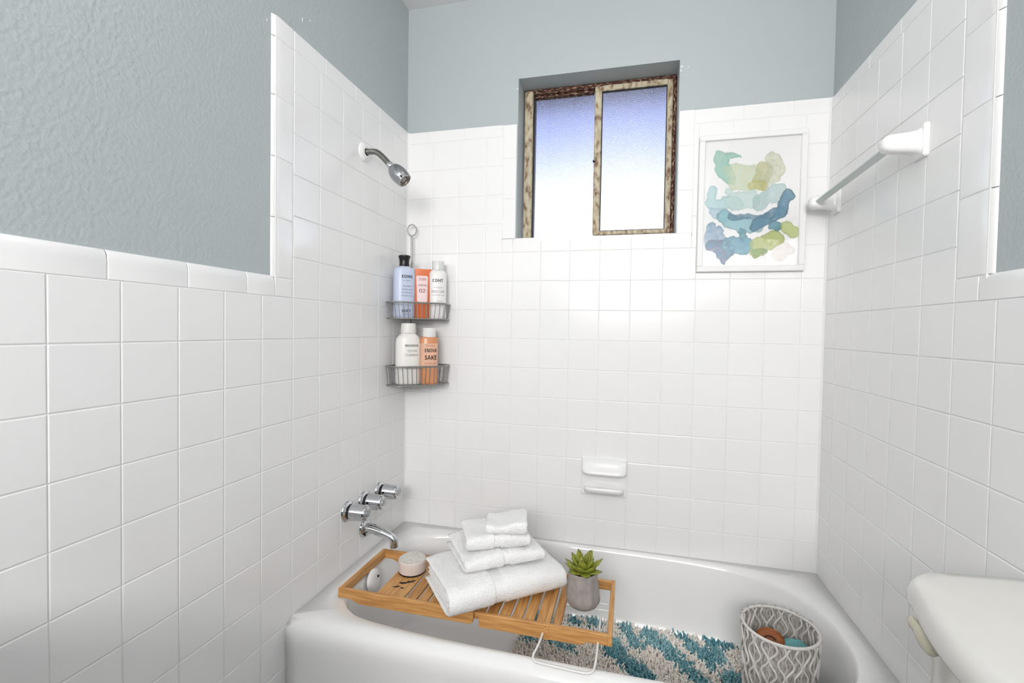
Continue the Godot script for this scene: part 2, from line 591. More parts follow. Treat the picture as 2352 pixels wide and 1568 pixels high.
func room() -> void:
	var th := 1.6
	var pd := -0.075       # painted plaster lies behind the tile face
	var gd := -0.0125      # grout
	# left wall
	var s := st_new()
	slab(s, Vector3(-th, -YF - 1, -th), Vector3(pd, YC + 1, ZE + th))
	var wl := put_mesh("wall_left", done(s), M.paint)
	structure(wl, "left wall, blue-grey textured paint over white tile with a rounded trim course", "wall")
	var f := {"name": "l", "node": wl, "o": Vector3.ZERO, "u": Vector3(0, 0, 1), "n": Vector3(1, 0, 0)}
	s = st_new()
	slab(s, Vector3(pd - 0.01, -YF, 0), Vector3(gd, 6.44, 6.58))
	slab(s, Vector3(pd - 0.01, -YF, 6.58), Vector3(gd, 0.36, 17.0))
	part("grout", s, M.grout, wl)
	var rows := [-YF]
	for r in range(-11, 7):
		rows.append(float(r))
	tiles(f, steps(0, 0.0, 6.0), rows)                      # alcove
	var below := rows.filter(func(v): return v <= 0.0)
	tiles(f, steps(6.0, 7.0, 17.0), below)                  # wainscot
	var caps := steps(0, 0.62, 6.0, 1.39)
	for i in caps.size() - 1:
		tile(f, caps[i], 6.0, caps[i + 1], 6.45, "cap_tile")
	var seams := [0.45, 1.837, 3.234, 4.629, 5.955, 6.45]
	for i in 5:
		tile(f, 6.02, seams[i], 6.68, seams[i + 1], "trim_tile", 0.010, "u+")
	tile(f, 6.0, 0.0, 6.03, 0.45, "trim_tile")
	tile(f, 6.02, 0.0, 6.60, 0.44, "trim_tile", 0.018)
	var led := [6.6, 7.415, 8.805, 10.2, 11.6, 13.0, 14.4, 15.8, 17.0]
	for i in 8:
		tile(f, led[i], 0.0, led[i + 1], 0.485, "trim_tile", 0.011, "v+")
	# right wall
	s = st_new()
	slab(s, Vector3(W - pd, -YF - 1, -th), Vector3(W + th, YC + 1, ZE + th))
	var wr := put_mesh("wall_right", done(s), M.paint)
	structure(wr, "right wall, white tile up to a rounded trim and grey textured paint beside it", "wall")
	f = {"name": "r", "node": wr, "o": Vector3(W, -0.08, 0), "u": Vector3(0, 0, 1), "n": Vector3(-1, 0, 0)}
	s = st_new()
	slab(s, Vector3(W - gd, -YF, 0), Vector3(W - pd + 0.01, 6.25, 6.5))
	slab(s, Vector3(W - gd, -YF, 6.5), Vector3(W - pd + 0.01, 0.27, 14.0))
	part("grout", s, M.grout, wr)
	var rr := [-YF + 0.08]
	for r in range(-11, 7):
		rr.append(float(r))
	rr[-1] = 6.0
	tiles(f, steps(0, 0.77, 5.77), rr)
	tiles(f, steps(5.77, 6.77, 14.0), rr.filter(func(v): return v <= 0.0))
	caps = steps(0, 0.9, 5.8, 1.39)
	for i in caps.size() - 1:
		tile(f, caps[i], 6.0, caps[i + 1], 6.36, "cap_tile")
	seams = [0.428, 1.82, 3.27, 4.65, 6.0, 6.36]
	for i in 5:
		tile(f, 5.79, seams[i], 6.61, seams[i + 1], "trim_tile", 0.010, "u+")
	tile(f, 5.77, 0.0, 6.35, 0.42, "trim_tile", 0.018)
	led = [6.36, 7.75, 9.14, 10.5, 12.0, 14.0]
	for i in 5:
		tile(f, led[i], 0.0, led[i + 1], 0.45, "trim_tile", 0.011, "v+")
	# back wall with the window opening
	s = st_new()
	for b in [[-th, -YF - 1, WX0, YC + 1], [WX1, -YF - 1, W + th, YC + 1], [WX0, -YF - 1, WX1, WY0 - 0.1], [WX0, WY1, WX1, YC + 1]]:
		slab(s, Vector3(b[0], b[1], -th), Vector3(b[2], b[3], pd))
	var wb := put_mesh("wall_back", done(s), M.paint_plain)
	structure(wb, "back wall above the tub, white tile below blue-grey paint with a deep window opening", "wall")
	f = {"name": "b", "node": wb, "o": Vector3.ZERO, "u": Vector3(1, 0, 0), "n": Vector3(0, 0, 1)}
	s = st_new()
	slab(s, Vector3(0, -YF, pd - 0.01), Vector3(W, WY0, gd))
	slab(s, Vector3(0, WY0 - 0.1, pd - 0.01), Vector3(WX0 - 0.02, 6.38, gd))
	slab(s, Vector3(WX1 + 0.02, WY0 - 0.1, pd - 0.01), Vector3(W, 6.3, gd))
	part("grout", s, M.grout, wb)
	var cols := steps(0, 0.99, W)
	tiles(f, cols, rows.filter(func(v): return v <= 2.0))
	var mid := steps(0, 0.99, WX0 - 0.5) 
	tiles(f, mid, [2.0, 3.0, 4.0, 5.0, 6.0])
	var sill_cols := steps(WX0 - 0.5, 3.99, WX1 + 0.48)
	for i in sill_cols.size() - 1:
		tile(f, sill_cols[i], 2.0, sill_cols[i + 1], 2.47)
	var side := [2.47, 3.85, 5.24, 6.4]
	for i in 3:
		tile(f, WX0 - 0.5, side[i], WX0 - 0.02, side[i + 1], "trim_tile")
		tile(f, WX1 + 0.02, side[i] - 0.02, WX1 + 0.48, minf(side[i + 1] - 0.02, 6.34), "trim_tile")
	tiles(f, steps(WX1 + 0.48, 9.99, W), [2.0, 3.0, 4.0, 5.0, 5.88])
	caps = steps(0, 0.75, WX0 - 0.5, 1.39)
	for i in caps.size() - 1:
		tile(f, caps[i], 6.0, caps[i + 1], 6.42, "cap_tile")
	caps = steps(WX1 + 0.48, 11.25, W, 1.39)
	for i in caps.size() - 1:
		tile(f, caps[i], 5.88, caps[i + 1], 6.33, "cap_tile")
	# flecks of white where the paint has come off
	s = st_new()
	for q in [[9.42, 7.75, 0.035], [9.40, 7.62, 0.028], [9.62, 7.72, 0.022], [9.55, 7.45, 0.018], [4.06, 7.62, 0.03]]:
		lathe(s, [Vector2(q[2], 0.0), Vector2(q[2] * 0.8, 0.012), Vector2(0, 0.016)], Vector3(q[0], q[1], pd), Basis(Vector3.RIGHT, PI / 2), 9)
	part("paint_chip", s, M.white, wb)
	s = st_new()
	for q in [[5.62, 6.95, 0.05, 0.014], [5.34, 7.1, 0.02, 0.02], [6.8, 6.2, 0.03, 0.01]]:
		cbox(s, Vector3(pd, q[1], q[0]), Vector3(0.016, q[2] * 2, q[3] * 2), 0.006)
	part("paint_chip", s, M.white, wl)
	# caulk in the corners and round the tub
	for q in [[0.0, 1.0, 0.0, wl], [W, -1.0, 0.0, wr]]:
		s = st_new()
		s.set_smooth_group(1)
		var bead := [Vector2(-0.03, 0.055), Vector2(0.004, 0.05), Vector2(0.014, 0.03), Vector2(0.03, 0.014), Vector2(0.05, 0.004), Vector2(0.055, -0.03)]
		var r0 := PackedVector3Array()
		var r1 := PackedVector3Array()
		for e in bead:
			r0.append(Vector3(q[0] + q[1] * e.x, RIM - 0.1, e.y))
			r1.append(Vector3(q[0] + q[1] * e.x, 6.42 if q[1] > 0 else 6.3, e.y))
		if q[1] < 0:
			r0.reverse()
			r1.reverse()
		loft(s, [r0, r1], true, true, true, 1)
		part("caulk", s, M.tile, q[3])
	# the rest of the shell
	s = st_new()
	slab(s, Vector3(-th, -YF - 1, ZE), Vector3(W + th, YC + 1, ZE + th))
	var wf := put_mesh("wall_front", done(s), M.paint_plain)
	structure(wf, "plain grey wall behind the viewpoint facing the tub", "wall")
	s = st_new()
	slab(s, Vector3(-th, -YF - 1.5, -th), Vector3(W + th, -YF, ZE + th))
	var fl := put_mesh("floor", done(s), mat_new(Color(0.36, 0.33, 0.30), 0.35))
	structure(fl, "grey bathroom floor in front of the tub", "floor")
	s = st_new()
	slab(s, Vector3(-th, YC, -th), Vector3(W + th, YC + 1.5, ZE + th))
	var ce := put_mesh("ceiling", done(s), M.white)
	structure(ce, "flat white ceiling over the bath", "ceiling")
	# roof overhang outside the window
	s = st_new()
	slab(s, Vector3(-6, 9.6, -6.2), Vector3(W + 6, 10.4, -th))
	var ea := put_mesh("trim_1", done(s), mat_new(Color(0.55, 0.57, 0.66), 0.7))
	structure(ea, "painted roof overhang outside above the window", "eave")


# ---------------------------------------------------------------- window

func window() -> void:
	var o := thing("window_1", Vector3((WX0 + WX1) / 2, WY0, -0.9), "small sliding window with two frosted panes and a rusty cream steel frame", "window")
	o.set_meta("kind", "structure")
	var zf := -0.85
	var s := st_new()
	# sill: white, rising slightly to the frame
	plate(s, PackedVector2Array([Vector2(0.0, WY0 - 0.12), Vector2(0.0, WY0), Vector2(1.5, 2.66), Vector2(1.5, WY0 - 0.12)]), WX0 + 0.005, WX1 - 0.005, 0.01, Vector3.ZERO, Basis(Vector3(0, 0, -1), Vector3(0, 1, 0), Vector3(1, 0, 0)))
	part("sill", s, M.tile, o)
	s = st_new()
	cbox(s, Vector3(4.30, 5.27, zf - 0.2), Vector3(0.30, 5.26, 0.4), 0.03)
	part("frame_jamb", s, M.old_paint, o)
	s = st_new()
	cbox(s, Vector3(4.475, 5.25, zf - 0.30), Vector3(0.06, 5.1, 0.3), 0.01)
	part("track", s, M.dark, o)
	s = st_new()
	cbox(s, Vector3(9.30, 5.27, zf - 0.24), Vector3(0.12, 5.26, 0.4), 0.02)
	part("frame_jamb", s, M.rust, o)
	s = st_new()
	cbox(s, Vector3(6.75, 7.87, zf - 0.24), Vector3(5.2, 0.16, 0.4), 0.02)
	cbox(s, Vector3(5.5, 7.76, zf - 0.32), Vector3(2.2, 0.08, 0.25), 0.01)
	part("frame_head", s, M.rust_x, o)
	s = st_new()
	cbox(s, Vector3(6.75, 2.66, zf - 0.42), Vector3(5.0, 0.06, 0.25), 0.01)
	part("frame_foot", s, M.white, o)
	# right sash, nearer the room
	s = st_new()
	cbox(s, Vector3(6.77, 5.24, zf - 0.08), Vector3(0.24, 5.12, 0.18), 0.025)
	part("sash_stile", s, M.old_paint, o)
	s = st_new()
	cbox(s, Vector3(9.145, 5.24, zf - 0.08), Vector3(0.18, 5.12, 0.18), 0.025)
	part("sash_stile", s, M.old_paint, o)
	s = st_new()
	cbox(s, Vector3(7.97, 7.735, zf - 0.085), Vector3(2.2, 0.19, 0.16), 0.02)
	part("sash_rail", s, M.old_paint, o)
	s = st_new()
	cbox(s, Vector3(7.97, 2.745, zf - 0.085), Vector3(2.2, 0.135, 0.16), 0.02)
	part("sash_rail", s, M.old_paint, o)
	s = st_new()
	lathe(s, [Vector2(0.035, 0), Vector2(0.045, 0.05), Vector2(0.03, 0.11), Vector2(0, 0.12)], Vector3(6.66, 5.22, zf - 0.0), Basis(Vector3.RIGHT, PI / 2), 12)
	part("latch", s, M.dark, o)
	# rubber line round the right pane
	s = st_new()
	for b in [[6.905, 5.24, 0.03, 4.9], [9.045, 5.24, 0.03, 4.9]]:
		cbox(s, Vector3(b[0], b[1], zf - 0.1), Vector3(b[2], b[3], 0.08), 0.005)
	cbox(s, Vector3(7.97, 7.63, zf - 0.1), Vector3(2.15, 0.03, 0.08), 0.005)
	cbox(s, Vector3(7.97, 2.825, zf - 0.1), Vector3(2.15, 0.03, 0.08), 0.005)
	part("gasket", s, M.dark, o)
	s = st_new()
	slab(s, Vector3(6.85, 2.74, zf - 0.16), Vector3(9.1, 7.72, zf - 0.12))
	part("pane", s, M.frosted, o)
	s = st_new()
	slab(s, Vector3(4.45, 2.64, zf - 0.36), Vector3(6.72, 7.78, zf - 0.32))
	part("pane", s, M.frosted, o)


# ---------------------------------------------------------------- tub

const RIM := -7.88
const TFLOOR := -10.15

func tub() -> void:
	var pts := [Vector2(0.60, 3.0), Vector2(0.66, 4.2), Vector2(0.80, 4.95), Vector2(1.22, 5.4), Vector2(1.9, 5.64), Vector2(3.77, 5.79), Vector2(6, 5.83), Vector2(8.8, 5.83), Vector2(10.8, 5.72), Vector2(11.9, 5.45), Vector2(12.65, 4.9), Vector2(13.0, 4.2), Vector2(13.12, 3.3), Vector2(13.03, 2.4), Vector2(12.76, 1.7), Vector2(12.35, 1.12), Vector2(11.7, 0.66), Vector2(10.83, 0.36), Vector2(8.9, 0.19), Vector2(6, 0.17), Vector2(5, 0.17), Vector2(3.2, 0.3), Vector2(2.1, 0.55), Vector2(1.3, 0.85), Vector2(0.85, 1.25), Vector2(0.66, 2.0)]
	var n := 168
	var top := spline(pts, n)
	var c := Vector2(6.8, 3.0)
	var outer := func(zmax: float, y: float) -> PackedVector3Array:
		var r := PackedVector3Array()
		for q in top:
			var d: Vector2 = (q - c)
			var k := 1e9
			if absf(d.x) > 1e-4:
				k = minf(k, ((W - 0.004 if d.x > 0 else 0.004) - c.x) / d.x)
			if absf(d.y) > 1e-4:
				k = minf(k, ((zmax if d.y > 0 else 0.004) - c.y) / d.y)
			r.append(Vector3(c.x + d.x * k, y, c.y + d.y * k))
		for corner in [Vector2(0.004, 0.004), Vector2(W - 0.004, 0.004), Vector2(0.004, zmax), Vector2(W - 0.004, zmax)]:
			var best := 0
			for i in n:
				if Vector2(r[i].x, r[i].z).distance_to(corner) < Vector2(r[best].x, r[best].z).distance_to(corner):
					best = i
			r[best] = Vector3(corner.x, y, corner.y)
		return r
	var inner := func(y: float, g: float, extra: float) -> PackedVector3Array:  # g: 0 at the rim, 1 at the floor outline
		var r := PackedVector3Array()
		for i in n:
			var q: Vector2 = top[i]
			var fl := Vector2(remap(q.x, 0.6, 13.12, 1.15, 12.72), remap(q.y, 0.17, 5.83, 0.62, 5.32))
			var v := q.lerp(fl, g)
			var d := (v - c)
			v -= Vector2(d.x * extra / 6.0, d.y * extra / 2.4)
			r.append(Vector3(v.x, y, v.y))
		return r
	var rings := []
	for e in [[6.20, -YF], [6.22, -8.7], [6.25, -8.4], [6.245, -8.22], [6.21, -8.08], [6.14, -7.98], [6.04, -7.91], [5.98, RIM]]:
		rings.append(outer.call(e[0], e[1]))
	for e in [[RIM - 0.005, -0.03, 0.0], [RIM - 0.02, 0.0, 0.0], [RIM - 0.06, 0.06, 0.0], [RIM - 0.13, 0.12, 0.0], [-8.4, 0.28, 0.0], [-9.0, 0.52, 0.0], [-9.5, 0.74, 0.0], [-9.8, 0.9, 0.03], [-9.98, 0.98, 0.10], [-10.08, 1.0, 0.14], [-10.13, 1.0, 0.2], [TFLOOR, 1.0, 0.3], [TFLOOR, 1.0, 1.4]]:
		rings.append(inner.call(e[0], e[1], e[2]))
	var s := st_new()
	for r in rings:
		r.reverse()
	loft(s, rings, false, true, true, 1)
	var o := put_mesh("bathtub", done(s), M.enamel)
	tag(o, "white enamel alcove bathtub with rolled front edge, set between the tiled walls", "bathtub")
	# overflow plate on the inner left end
	s = st_new()
	var b := Basis(Vector3(0, 0, 1), -PI / 2 + 0.14)
	lathe(s, [Vector2(0.34, 0.0), Vector2(0.34, 0.04), Vector2(0.31, 0.075), Vector2(0.2, 0.10), Vector2(0.0, 0.105)], Vector3(0.80, -8.18, 3.52), b, 36)
	var ov := part("overflow_plate", s, M.ceramic, o)
	s = st_new()
	lathe(s, [Vector2(0.04, 0.0), Vector2(0.035, 0.02), Vector2(0, 0.025)], Vector3(0.90, -8.07, 3.42), b, 10)
	lathe(s, [Vector2(0.04, 0.0), Vector2(0.035, 0.02), Vector2(0, 0.025)], Vector3(0.88, -8.28, 3.42), b, 10)
	part("screw", s, M.dark, ov)


# ---------------------------------------------------------------- toilet

func rounded(x0: float, x1: float, z0: float, z1: float, r0: float, bow: float, n := 8) -> PackedVector2Array:
	# outline in (x, z), rounded corners on the x0 side, bowed out there
	var q := PackedVector2Array()
	q.append(Vector2(x1, z0))
	q.append(Vector2(x1, z1))
	for k in n + 1:
		var t := PI / 2 * k / n
		q.append(Vector2(x0 + r0 - r0 * sin(t), z1 - r0 + r0 * cos(t)))
	for k in range(1, 12):
		var t := k / 12.0
		q.append(Vector2(x0 - bow * (1 - pow(2 * t - 1, 2)), lerpf(z1 - r0, z0 + r0, t)))
	for k in n + 1:
		var t := PI / 2 * k / n
		q.append(Vector2(x0 + r0 - r0 * cos(t), z0 + r0 - r0 * sin(t)))
	return q


func grow(poly: PackedVector2Array, by: float, y: float) -> PackedVector3Array:
	var n := poly.size()
	var c := Vector2.ZERO
	for q in poly:
		c += q / n
	var out := PackedVector3Array()
	for i in n:
		var d := (poly[(i + 1) % n] - poly[(i - 1 + n) % n]).normalized()
		var nn := Vector2(d.y, -d.x)
		if nn.dot(poly[i] - c) < 0:
			nn = -nn
		var v := poly[i] + nn * by
		out.append(Vector3(v.x, y, v.y))
	return out


func toilet() -> void:
	var o := thing("toilet", Vector3(12.0, -YF, 10.4), "off-white toilet tank with a rounded lid against the right wall, nearest the viewer", "toilet")
	var tank := rounded(11.86, W - 0.06, 8.40, 12.6, 0.45, 0.22)
	var s := st_new()
	var rings := []
	for e in [[-0.25, -7.5], [-0.1, -7.3], [-0.02, -6.6], [0.0, -4.29]]:
		rings.append(grow(tank, e[0], e[1]))
	for r in rings:
		r.reverse()
	loft(s, rings, true, true, true, 1)
	part("tank", s, M.toilet, o)
	var lid := rounded(11.66, W - 0.03, 8.08, 12.8, 0.62, 0.30)
	s = st_new()
	rings = []
	for e in [[-0.06, -4.250], [-0.01, -4.240], [0.0, -4.200], [-0.01, -4.080], [-0.04, -4.000], [-0.09, -3.940], [-0.15, -3.905]]:
		rings.append(grow(lid, e[0], e[1]))
	for e in [[0.92, -3.885], [0.75, -3.875], [0.4, -3.870]]:
		var rr := PackedVector3Array()
		for q in rings[6]:
			rr.append(Vector3(lerpf(12.65, q.x, e[0]), e[1], lerpf(10.5, q.z, e[0])))
		rings.append(rr)
	for r in rings:
		r.reverse()
	loft(s, rings, true, true, true, 1)
	part("tank_lid", s, M.toilet, o)
	# flush lever on the front, by the far end
	s = st_new()
	var lever := []
	var face := 11.82
	for e in [[9.34, -4.395, 0.012, 0.012], [9.325, -4.395, 0.06, 0.05], [9.28, -4.39, 0.105, 0.075], [9.21, -4.38, 0.13, 0.085], [9.13, -4.37, 0.13, 0.085], [9.06, -4.36, 0.11, 0.075], [8.99, -4.345, 0.088, 0.06], [8.92, -4.335, 0.078, 0.055], [8.84, -4.33, 0.075, 0.05], [8.79, -4.325, 0.05, 0.035], [8.778, -4.325, 0.01, 0.01]]:
		var ring := PackedVector3Array()
		for k in 16:
			var t := TAU * k / 16
			ring.append(Vector3(face - 0.23 + cos(t) * e[3] , e[1] + sin(t) * e[2], e[0]))
		lever.append(ring)
	for r in lever:
		r.reverse()
	loft(s, lever, true, true, true, 1)
	lathe(s, [Vector2(0.12, -0.02), Vector2(0.12, 0.06), Vector2(0.07, 0.09), Vector2(0.07, 0.2)], Vector3(face - 0.02, -4.385, 9.2), Basis(Vector3(0, 0, 1), PI / 2), 20, 40)
	var lv := part("flush_lever", s, mat_new(Color(0.80, 0.78, 0.70), 0.3), o)
	lv.set_meta("label", "yellowed cream flush lever")
	# bowl and seat, below the picture
	s = st_new()
	rings = []
	for e in [[-YF, 0.75, 0.95], [-YF + 0.3, 0.7, 0.9], [-9.6, 0.75, 0.95], [-8.4, 1.45, 1.45], [-7.75, 1.65, 1.6], [-7.6, 1.62, 1.57]]:
		var ring := PackedVector3Array()
		for k in 40:
			var t := TAU * k / 40
			ring.append(Vector3(10.1 + cos(t) * e[1] * (1.25 if cos(t) < 0 else 1.1), e[0], 10.45 - sin(t) * e[2]))
		rings.append(ring)
	loft(s, rings, true, true, true, 1)
	part("bowl", s, M.toilet, o)
	s = st_new()
	rings = []
	for e in [[-7.59, 1.0], [-7.5, 1.03], [-7.38, 1.02], [-7.32, 0.95]]:
		var ring := PackedVector3Array()
		for k in 40:
			var t := TAU * k / 40
			ring.append(Vector3(10.05 + cos(t) * 1.62 * e[1] * (1.27 if cos(t) < 0 else 1.0), e[0], 10.45 - sin(t) * 1.6 * e[1]))
		rings.append(ring)
	loft(s, rings, true, true, true, 1)
	part("seat_lid", s, M.toilet, o)


# ---------------------------------------------------------------- bamboo tray

const TRAY := -7.62    # top of the rails

func caddy_tray() -> void:
	var o := thing("bath_tray", Vector3(4.2, TRAY - 0.25, 3.84), "bamboo bath tray with slats and open ends, lying across the tub under the towels", "bath tray")
	var x0 := 0.64
	var x1 := 7.77
	var z0 := 2.62
	var z1 := 5.05
	# left half: front and back rails with a shallow end, drawn as an outline in (x, y)
	for k in 2:
		var z := (z1 - 0.055) if k == 0 else (z0 + 0.055)
		var s := st_new()
		plate(s, PackedVector2Array([Vector2(x0, -0.245), Vector2(x0 + 0.38, -0.25), Vector2(x0 + 0.60, -0.345), Vector2(4.33, -0.345), Vector2(4.40, -0.30), Vector2(4.42, -0.2), Vector2(4.42, 0), Vector2(x0, 0)]), -0.05, 0.05, 0.012, Vector3(0, TRAY, z - (0.03 if k == 0 else -0.03)))
		part("rail", s, M.bamboo_x, o)
		s = st_new()
		plate(s, PackedVector2Array([Vector2(4.58, -0.345), Vector2(6.95, -0.345), Vector2(7.08, -0.33), Vector2(7.2, -0.255), Vector2(x1, -0.25), Vector2(x1, 0), Vector2(4.58, 0)]), -0.05, 0.05, 0.012, Vector3(0, TRAY, z + (0.02 if k == 0 else -0.02)))
		part("rail", s, M.bamboo_x, o)
		# inner runner that joins both halves
		s = st_new()
		cbox(s, Vector3(4.4, TRAY - 0.2, z - (0.13 if k == 0 else -0.13)), Vector3(4.9, 0.12, 0.07), 0.01)
		part("runner", s, M.bamboo_x, o)
		# post on the right half
		s = st_new()
		cbox(s, Vector3(6.26, TRAY - 0.17, z + (0.055 if k == 0 else -0.055)), Vector3(0.12, 0.36, 0.07), 0.01)
		part("post", s, M.bamboo_z, o)
	for q in [[x0 + 0.055, -0.125, 0.25], [x1 - 0.055, -0.125, 0.25]]:
		var s := st_new()
		cbox(s, Vector3(q[0], TRAY + q[1] + 0.003, (z0 + z1) / 2), Vector3(0.115, q[2], z1 - z0 - 0.06 if q[0] < 4 else z1 - z0 + 0.06), 0.012)
		part("end_rail", s, M.bamboo_z, o)
	# cross bar between the slats and the right opening
	var s2 := st_new()
	cbox(s2, Vector3(6.26, TRAY - 0.06, 3.83), Vector3(0.115, 0.1, 2.26), 0.012)
	part("cross_bar", s2, M.bamboo_z, o)
	# slats
	var edges := [[1.66, 2.45, 0.0], [2.52, 2.79, 0.0], [2.85, 3.10, 0.0], [3.16, 3.42, 0.0], [3.47, 3.73, 0.0], [3.78, 4.04, 0.0], [4.08, 4.35, 0.0], [4.40, 4.67, 0.0], [4.72, 4.98, 0.0], [5.04, 5.30, 0.0], [5.36, 5.61, 0.0], [5.66, 5.91, 0.0], [5.97, 6.19, 0.0], [6.37, 6.57, 0.0]]
	for e in edges:
		var s := st_new()
		cbox(s, Vector3((e[0] + e[1]) / 2, TRAY - 0.115, 3.835), Vector3(e[1] - e[0], 0.07, z1 - z0 - 0.24), 0.012)
		part("slat", s, M.bamboo_z if rng.randf() < 0.6 else M.bamboo_z2, o)
	# thin dark flakes on the wide slat
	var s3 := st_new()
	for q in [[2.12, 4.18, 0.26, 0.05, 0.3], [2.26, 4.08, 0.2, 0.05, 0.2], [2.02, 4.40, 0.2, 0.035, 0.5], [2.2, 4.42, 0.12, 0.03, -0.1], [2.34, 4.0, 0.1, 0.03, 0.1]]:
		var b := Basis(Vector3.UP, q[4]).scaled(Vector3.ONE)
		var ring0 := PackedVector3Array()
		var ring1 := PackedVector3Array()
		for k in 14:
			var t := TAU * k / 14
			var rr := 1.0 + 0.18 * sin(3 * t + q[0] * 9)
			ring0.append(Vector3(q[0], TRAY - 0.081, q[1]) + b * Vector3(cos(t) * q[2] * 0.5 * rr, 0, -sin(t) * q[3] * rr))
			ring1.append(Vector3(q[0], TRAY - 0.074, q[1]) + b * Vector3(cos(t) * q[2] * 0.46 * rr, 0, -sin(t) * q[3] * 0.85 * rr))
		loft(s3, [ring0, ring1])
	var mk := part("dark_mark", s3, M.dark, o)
	mk.set_meta("label", "dark mark on the wide slat")
	# white wire loops under the right end
	for k in 2:
		var zb := 1.0 if k == 0 else -1.0
		var zc := 3.84
		var y := TRAY - 0.215
		var zi := 4.9
		var path := [Vector3(6.19, y, zc)]
		for q in [[6.165, y, 5.2], [6.13, y - 0.005, 5.6], [6.10, y - 0.012, 5.80], [6.115, y - 0.015, 5.93], [6.17, y - 0.017, 6.0], [6.28, y - 0.018, 6.03], [6.75, y - 0.018, 6.06], [7.20, y - 0.018, 6.08], [7.34, y - 0.017, 6.05], [7.41, y - 0.015, 5.97], [7.44, y - 0.012, 5.82], [7.45, y - 0.005, 5.6], [7.455, y, 5.2]]:
			path.append(Vector3(q[0], q[1], zc + zb * (q[2] - zc) * (1.0 if k == 0 else 1.0)))
		path.append(Vector3(7.46, y, zc))
		if k == 1:      # the far loop is drawn in, short of the wall
			path = [Vector3(3.6, y, zc)]
			for q in [[3.6, 2.3], [3.6, 1.0], [3.62, 0.5], [3.68, 0.2], [3.8, 0.1], [4.0, 0.09], [4.35, 0.1], [4.47, 0.2], [4.53, 0.5], [4.55, 1.0], [4.55, 2.3]]:
				path.append(Vector3(q[0], y - (0.018 if q[1] < 0.3 else 0.0), q[1]))
			path.append(Vector3(4.55, y, zc))
		var s := st_new()
		tube(s, spline3(path, 4), 0.027, 8)
		part("wire_loop", s, M.white_wire, o)
	# two thin bars that carry what stands in the right opening
	for z in [3.6, 3.88]:
		var s := st_new()
		tube(s, [Vector3(6.5, TRAY - 0.13, z), Vector3(7.7, TRAY - 0.13, z)], 0.016, 6)
		part("support_wire", s, M.white_wire, o)


# ---------------------------------------------------------------- towels

